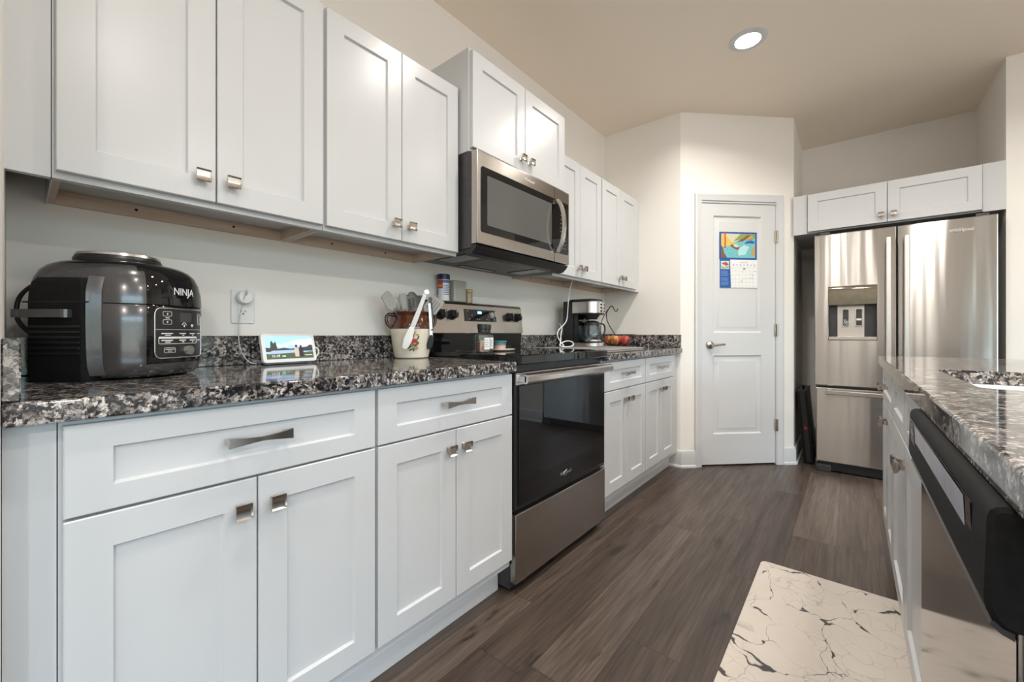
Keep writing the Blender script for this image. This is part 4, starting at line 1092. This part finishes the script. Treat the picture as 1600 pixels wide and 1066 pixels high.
b = MB(); b.lathe([(.040, .186), (.062, .220)], (0, -.172, 0), 28); b.build('filter_basket', 'black_plastic', hd)
for i in range(3):
    for j in range(2):
        b = MB(); a = R(-60 - 40 * j); x = .0905 * cos(a); y = -.1815 + .0775 * sin(a)
        b.T = Matrix.Translation((x, y, .285 - i * .022)) @ Matrix.Rotation(a + pi / 2, 4, 'Z'); b.box(-.007, .001, -.005, .007, -.003, .005, .001); b.build('button', 'black_plastic', hd)
b = MB(); b.lathe([(.050, .030), (.062, .034), (.066, .060), (.063, .105), (.052, .140), (.050, .160)], (0, -.178, 0), 36, True, False); cf = b.build('carafe', 'thin_d', t, label='clear glass carafe')
b = MB(); b.lathe([(.054, .146), (.054, .162), (.046, .170), (.02, .178), (.001, .179)], (0, -.178, 0), 32); b.build('carafe_lid', 'black_plastic', cf)
b = MB(); b.lathe([(.062, .034), (.0665, .042), (.0665, .046), (.062, .046)], (0, -.178, 0), 36, False, False); b.build('carafe_band', 'steel_h', cf)
b = MB(); b.tube([(.040, -.208, .158), (.062, -.228, .158), (.074, -.238, .140), (.074, -.238, .095), (.056, -.222, .070)], [.005, .006, .006, .006, .005], 8, 2); b.build('carafe_handle', 'black_plastic', cf)

b = MB()
b.tube([(.19, 2.618, 1.398), (.188, 2.61, 1.375), (.176, 2.60, 1.31), (.17, 2.593, 1.245), (.17, 2.585, 1.167), (.17, 2.577, 1.115), (.17, 2.537, 1.08), (.17, 2.476, 1.049), (.17, 2.453, 1.02), (.18, 2.46, .987), (.20, 2.47, .955),
        (.215, 2.475, .945), (.235, 2.40, .943), (.24, 2.372, .952), (.24, 2.405, .966), (.24, 2.465, .978), (.24, 2.527, .971), (.24, 2.551, .953), (.24, 2.519, .9385), (.24, 2.457, .9385), (.225, 2.41, .940), (.205, 2.44, .965),
        (.19, 2.47, .985), (.17, 2.50, 1.02), (.15, 2.55, 1.06), (.085, 2.615, 1.09), (.035, 2.70, 1.10), (.013, 2.785, 1.10)], .0038, 8, 2)
o = b.build('power_cord', 'white_pl', loc=(0, 0, 0)); tag(o, 'white cord hanging from the wall cabinet and coiling on the grey mat', 'cord')

BC = Vector((.222, 3.235, .9145))
t = thing('fruit_basket', 'black wire fruit basket with a banana hook behind the coffee maker', 'basket', BC)
ring = lambda r, z, n=40: [(r * cos(2 * pi * i / n), r * sin(2 * pi * i / n), z) for i in range(n)]
b = MB(); b.tube(ring(.138, .100), .0042, 6, closed=True); b.build('rim', 'wire', t)
b = MB(); b.tube(ring(.062, .004), .0035, 6, closed=True); b.build('foot_ring', 'wire', t)
b = MB()
for i in range(18):
    a = 2 * pi * i / 18; b.tube([(r_ * cos(a), r_ * sin(a), z_) for r_, z_ in ((.02, .008), (.06, .008), (.10, .028), (.126, .062), (.138, .100))], .0011, 4, 1)
for r_, z_ in ((.125, .060), (.098, .027), (.03, .008)): b.tube(ring(r_, z_), .0011, 4, closed=True)
b.build('wire_mesh', 'wire', t)
ex, ey = .885, .466
hk = lambda s_, z_, k=0.: (ex * s_ + ey * k, ey * s_ - ex * k, z_)
b = MB(); b.tube([hk(-.010, .100, -.137), hk(-.03, .13, -.13), hk(-.065, .185, -.10), hk(-.082, .232, -.06), hk(-.083, .27, -.03), hk(-.070, .300, 0), hk(-.050, .326, .01), hk(-.035, .322, .015), hk(-.026, .298, .018), hk(-.016, .280, .02), hk(-.004, .284, .02), hk(.002, .304, .02)], .0034, 8, 3)
b.build('banana_hook', 'wire', t)
b = MB(); b.tube([hk(-.074, .296, .0), hk(-.09, .272, .03), hk(-.115, .225, .04), hk(-.128, .17, .04), hk(-.132, .105, .042)], .003, 8, 2); b.build('hook_brace', 'wire', t)
ap = [('red and orange apple at the left of the wire basket', -.075, 0., (.50, .05, .03), (.62, .28, .08)), ('yellow and red apple in front in the wire basket', -.030, .060, (.62, .42, .10), (.50, .08, .04)),
      ('large red apple at the right of the wire basket', .046, .046, (.45, .03, .03), (.55, .10, .06)), ('dark red apple at the back of the wire basket', .028, -.045, (.36, .03, .02), (.50, .12, .05))]
for k, (lb, s_, kk, ca, cb_) in enumerate(ap):
    p = BC + Vector(hk(s_, .0, kk)); rr = .0375
    t = thing('apple', lb, 'apple', (p.x, p.y, BC.z + .0235), (R(20 * k - 20), R(12), R(70 * k)), 'apples in the wire basket')
    b = MB(); b.lathe([(.002, .006), (.014, .0), (.026, .006), (.0355, .024), (rr, .042), (.034, .058), (.022, .069), (.010, .069), (.002, .062)], n=28); b.build('flesh', apple_mat('apple_skin', ca, cb_, k * 3.1), t, ang=60)
    b = MB(); b.tube([(0, 0, .060), (.001, 0, .070), (.004, 0, .080)], .0014, 6, 1); b.build('stem', 'decal_brown' if 'decal_brown' in M else 'wire', t)

# ------------------------------------------------------------ calendar on the pantry door
t = bpy.data.objects.new('wall_calendar', None); COL.objects.link(t)
CP = TA @ Vector((.470, .0030, 1.598)); t.location = CP; t.rotation_euler = (0, 0, PROT)
tag(t, 'open wall calendar with a coastal bridge picture hung on the pantry door', 'calendar')
cm = {k: plain('calendar_' + k, c, .45, 0, .06, 60) for k, c in dict(blue=(.010, .085, .33), white=(.80, .80, .80), teal=(.16, .50, .55), sky=(.62, .60, .45), yellow=(.70, .50, .10), brown=(.20, .09, .045), green=(.25, .32, .10), red=(.55, .06, .02), deep=(.02, .10, .38), pale=(.45, .70, .72), ltblue=(.14, .28, .60), grey=(.30, .30, .32), pink=(.60, .30, .28), ochre=(.50, .33, .12)).items()}
ck = list(cm); CI = {k: i for i, k in enumerate(ck)}; cml = [cm[k] for k in ck]
b = MB(); b.box(-.154, -.0005, 0, .154, .0012, .213); b.m = CI['blue']
for f in b.bm.faces: f.material_index = CI['blue']
def cp_(col, pts, o): b.m = CI[col]; b.poly([(x, -o, z) for x, z in pts])
X0, X1, Z0, Z1 = -.140, .140, .014, .200
cp_('teal', [(X0, Z0), (X1, Z0), (X1, Z1), (X0, Z1)], .0007)
cp_('sky', [(X0, .13), (-.02, .135), (.03, .165), (.06, Z1), (X0, Z1)], .0009)
cp_('yellow', [(X0, .10), (-.06, .105), (-.03, .125), (-.07, .150), (-.11, .19), (X0, Z1)], .0010)
cp_('green', [(-.04, .142), (.02, .155), (.10, .150), (X1, .17), (X1, Z1), (.02, Z1)], .0011)
cp_('brown', [(-.015, .136), (.04, .142), (.07, .165), (.11, .195), (.07, .19), (.04, .165), (.01, .15)], .0013)
cp_('ochre', [(.04, .16), (.08, .155), (.12, .17), (.11, Z1), (.06, .19)], .0012)
cp_('deep', [(.05, .122), (.09, .128), (.13, .125), (.135, .14), (.11, .150), (.08, .146), (.06, .136)], .0014)
cp_('pale', [(.0, .03), (.06, .04), (.09, .10), (.05, .115), (.0, .08)], .0009)
cp_('brown', [(-.07, .108), (-.05, .094), (-.02, .078), (.0, .074), (.01, .092), (-.01, .112), (-.05, .118)], .0014)
cp_('sky', [(-.045, .112), (-.03, .098), (-.005, .094), (.006, .106), (-.02, .122)], .0015)
cp_('brown', [(X0, Z0), (-.09, Z0), (-.115, .05), (-.125, .09), (X0, .11)], .0012)
cp_('ochre', [(X1, .03), (.11, .025), (.105, .06), (.12, .10), (X1, .11)], .0012)
for gx, gz in ((-.07, .045), (-.05, .047), (-.012, .032), (-.005, .040), (-.09, .08)): cp_('green', [(gx - .006, gz), (gx, gz - .004), (gx + .007, gz + .001), (gx, gz + .005)], .0016)
b.build('picture_page', cml, t)
b = MB(); b.m = CI['red']
b.box(-.1125, -.0020, .088, -.103, -.0008, .2145); b.box(-.116, -.0018, .090, -.100, -.0008, .094); b.box(-.114, -.0019, .15, -.102, -.0008, .153); b.box(-.114, -.0019, .12, -.102, -.0008, .123)
for f in b.bm.faces: f.material_index = 0
b.build('bridge_tower', [cm['red']], t)
b = MB(); b.box(-.150, -.0010, -.218, .158, .0008, -.001)
for f in b.bm.faces: f.material_index = CI['white']
cp_('blue', [(-.1505, -.2185), (-.060, -.2185), (-.067, -.0005), (-.1505, -.0005)], .0013)
cp_('pale', [(-.143, -.075), (-.074, -.075), (-.074, -.012), (-.143, -.012)], .0015); cp_('red', [(-.14, -.03), (-.10, -.05), (-.075, -.04), (-.10, -.02)], .0017); cp_('ochre', [(-.143, -.05), (-.11, -.062), (-.076, -.05), (-.08, -.066), (-.13, -.072)], .0018)
rd = random.Random(5)
for blk in ((-.088, 5), (-.140, 4), (-.178, 3)):
    for i in range(blk[1]): z = blk[0] - i * .009; cp_('ltblue', [(-.141, z - .004), (-.076 - rd.uniform(0, .012), z - .004), (-.076 - rd.uniform(0, .012), z), (-.141, z)], .0015)
gx0, gx1 = -.055, .150
for i in range(8): x = gx0 + (gx1 - gx0) * i / 7; cp_('ltblue', [(x - .0003, -.205), (x + .0003, -.205), (x + .0003, -.058), (x - .0003, -.058)], .0012)
for j in range(6): z = -.058 - .147 * j / 5; cp_('ltblue', [(gx0, z - .0003), (gx1, z - .0003), (gx1, z + .0003), (gx0, z + .0003)], .0012)
for i in range(7):
    x = gx0 + (gx1 - gx0) * (i + .5) / 7; cp_('ltblue' if i % 2 else 'deep', [(x + .0045 * cos(q), -.042 + .0045 * sin(q)) for q in [2 * pi * k / 10 for k in range(10)]], .0014)
for bx, bz, bs in ((.048, -.072, .012), (.056, -.070, .008), (.030, -.095, .004), (.138, -.092, .006), (.116, -.120, .006), (.094, -.145, .005), (.114, -.144, .007), (.05, -.144, .004), (.028, -.168, .007)):
    cp_(rd.choice(['grey', 'green', 'brown', 'grey']), [(bx + bs * .8 * cos(q), bz + bs * .6 * sin(q)) for q in [2 * pi * k / 8 for k in range(8)]], .0015)
dp_ = b.build('date_page', cml, t)
text('month', 'May 2023', .016, cm['grey'], dp_, (.048, -.0012, -.022), depth=.0001)
d = 1
for j in range(5):
    for i in range(7):
        if (j == 0 and i < 1) or d > 31: continue
        text('day_number', str(d), .0075, cm['grey'], dp_, (gx0 + (gx1 - gx0) * (i + .2) / 7, -.0012, -.058 - .147 * (j + .22) / 5), depth=.0001); d += 1
b = MB(); b.cyl((0, .001, .2085), (0, -.006, .2085), .003, n=12); b.build('pin', 'steel_h', t)

# ------------------------------------------------------------ folded black case beside the refrigerator
t = bpy.data.objects.new('folding_stool', None); COL.objects.link(t); t.location = (1.384, 4.185, .0035); t.rotation_euler = (0, R(-4.6), 0)
tag(t, 'folded black stool leaning beside the refrigerator', 'stool')
b = MB(); b.box(-.030, .004, .012, .030, .36, .565, .006); b.build('folded_body', 'black_plastic', t)
for x in (-.024, .024):
    b = MB(); b.box(x - .008, -.004, .004, x + .008, .012, .568, .003); b.build('edge_rail', 'black_matte', t)
b = MB(); b.box(-.033, .0, .555, .033, .37, .578, .005); b.build('top_panel', 'black_plastic', t)
b = MB(); b.tube([(-.004, .02, .575), (-.004, .022, .598), (.002, .06, .604), (.004, .10, .598), (.004, .11, .575)], .008, 8, 2); b.build('carry_handle', 'black_plastic', t)
b = MB(); b.cyl((.0, .004, .275), (.0, -.001, .275), .010, n=16); b.build('badge', plain('badge_red', (.5, .02, .02), .4), t, label='small red badge')
for y in (.02, .34): b = MB(); b.box(-.030, y - .016, 0, .034, y + .016, .014, .003); b.build('rubber_foot', 'black_matte', t)
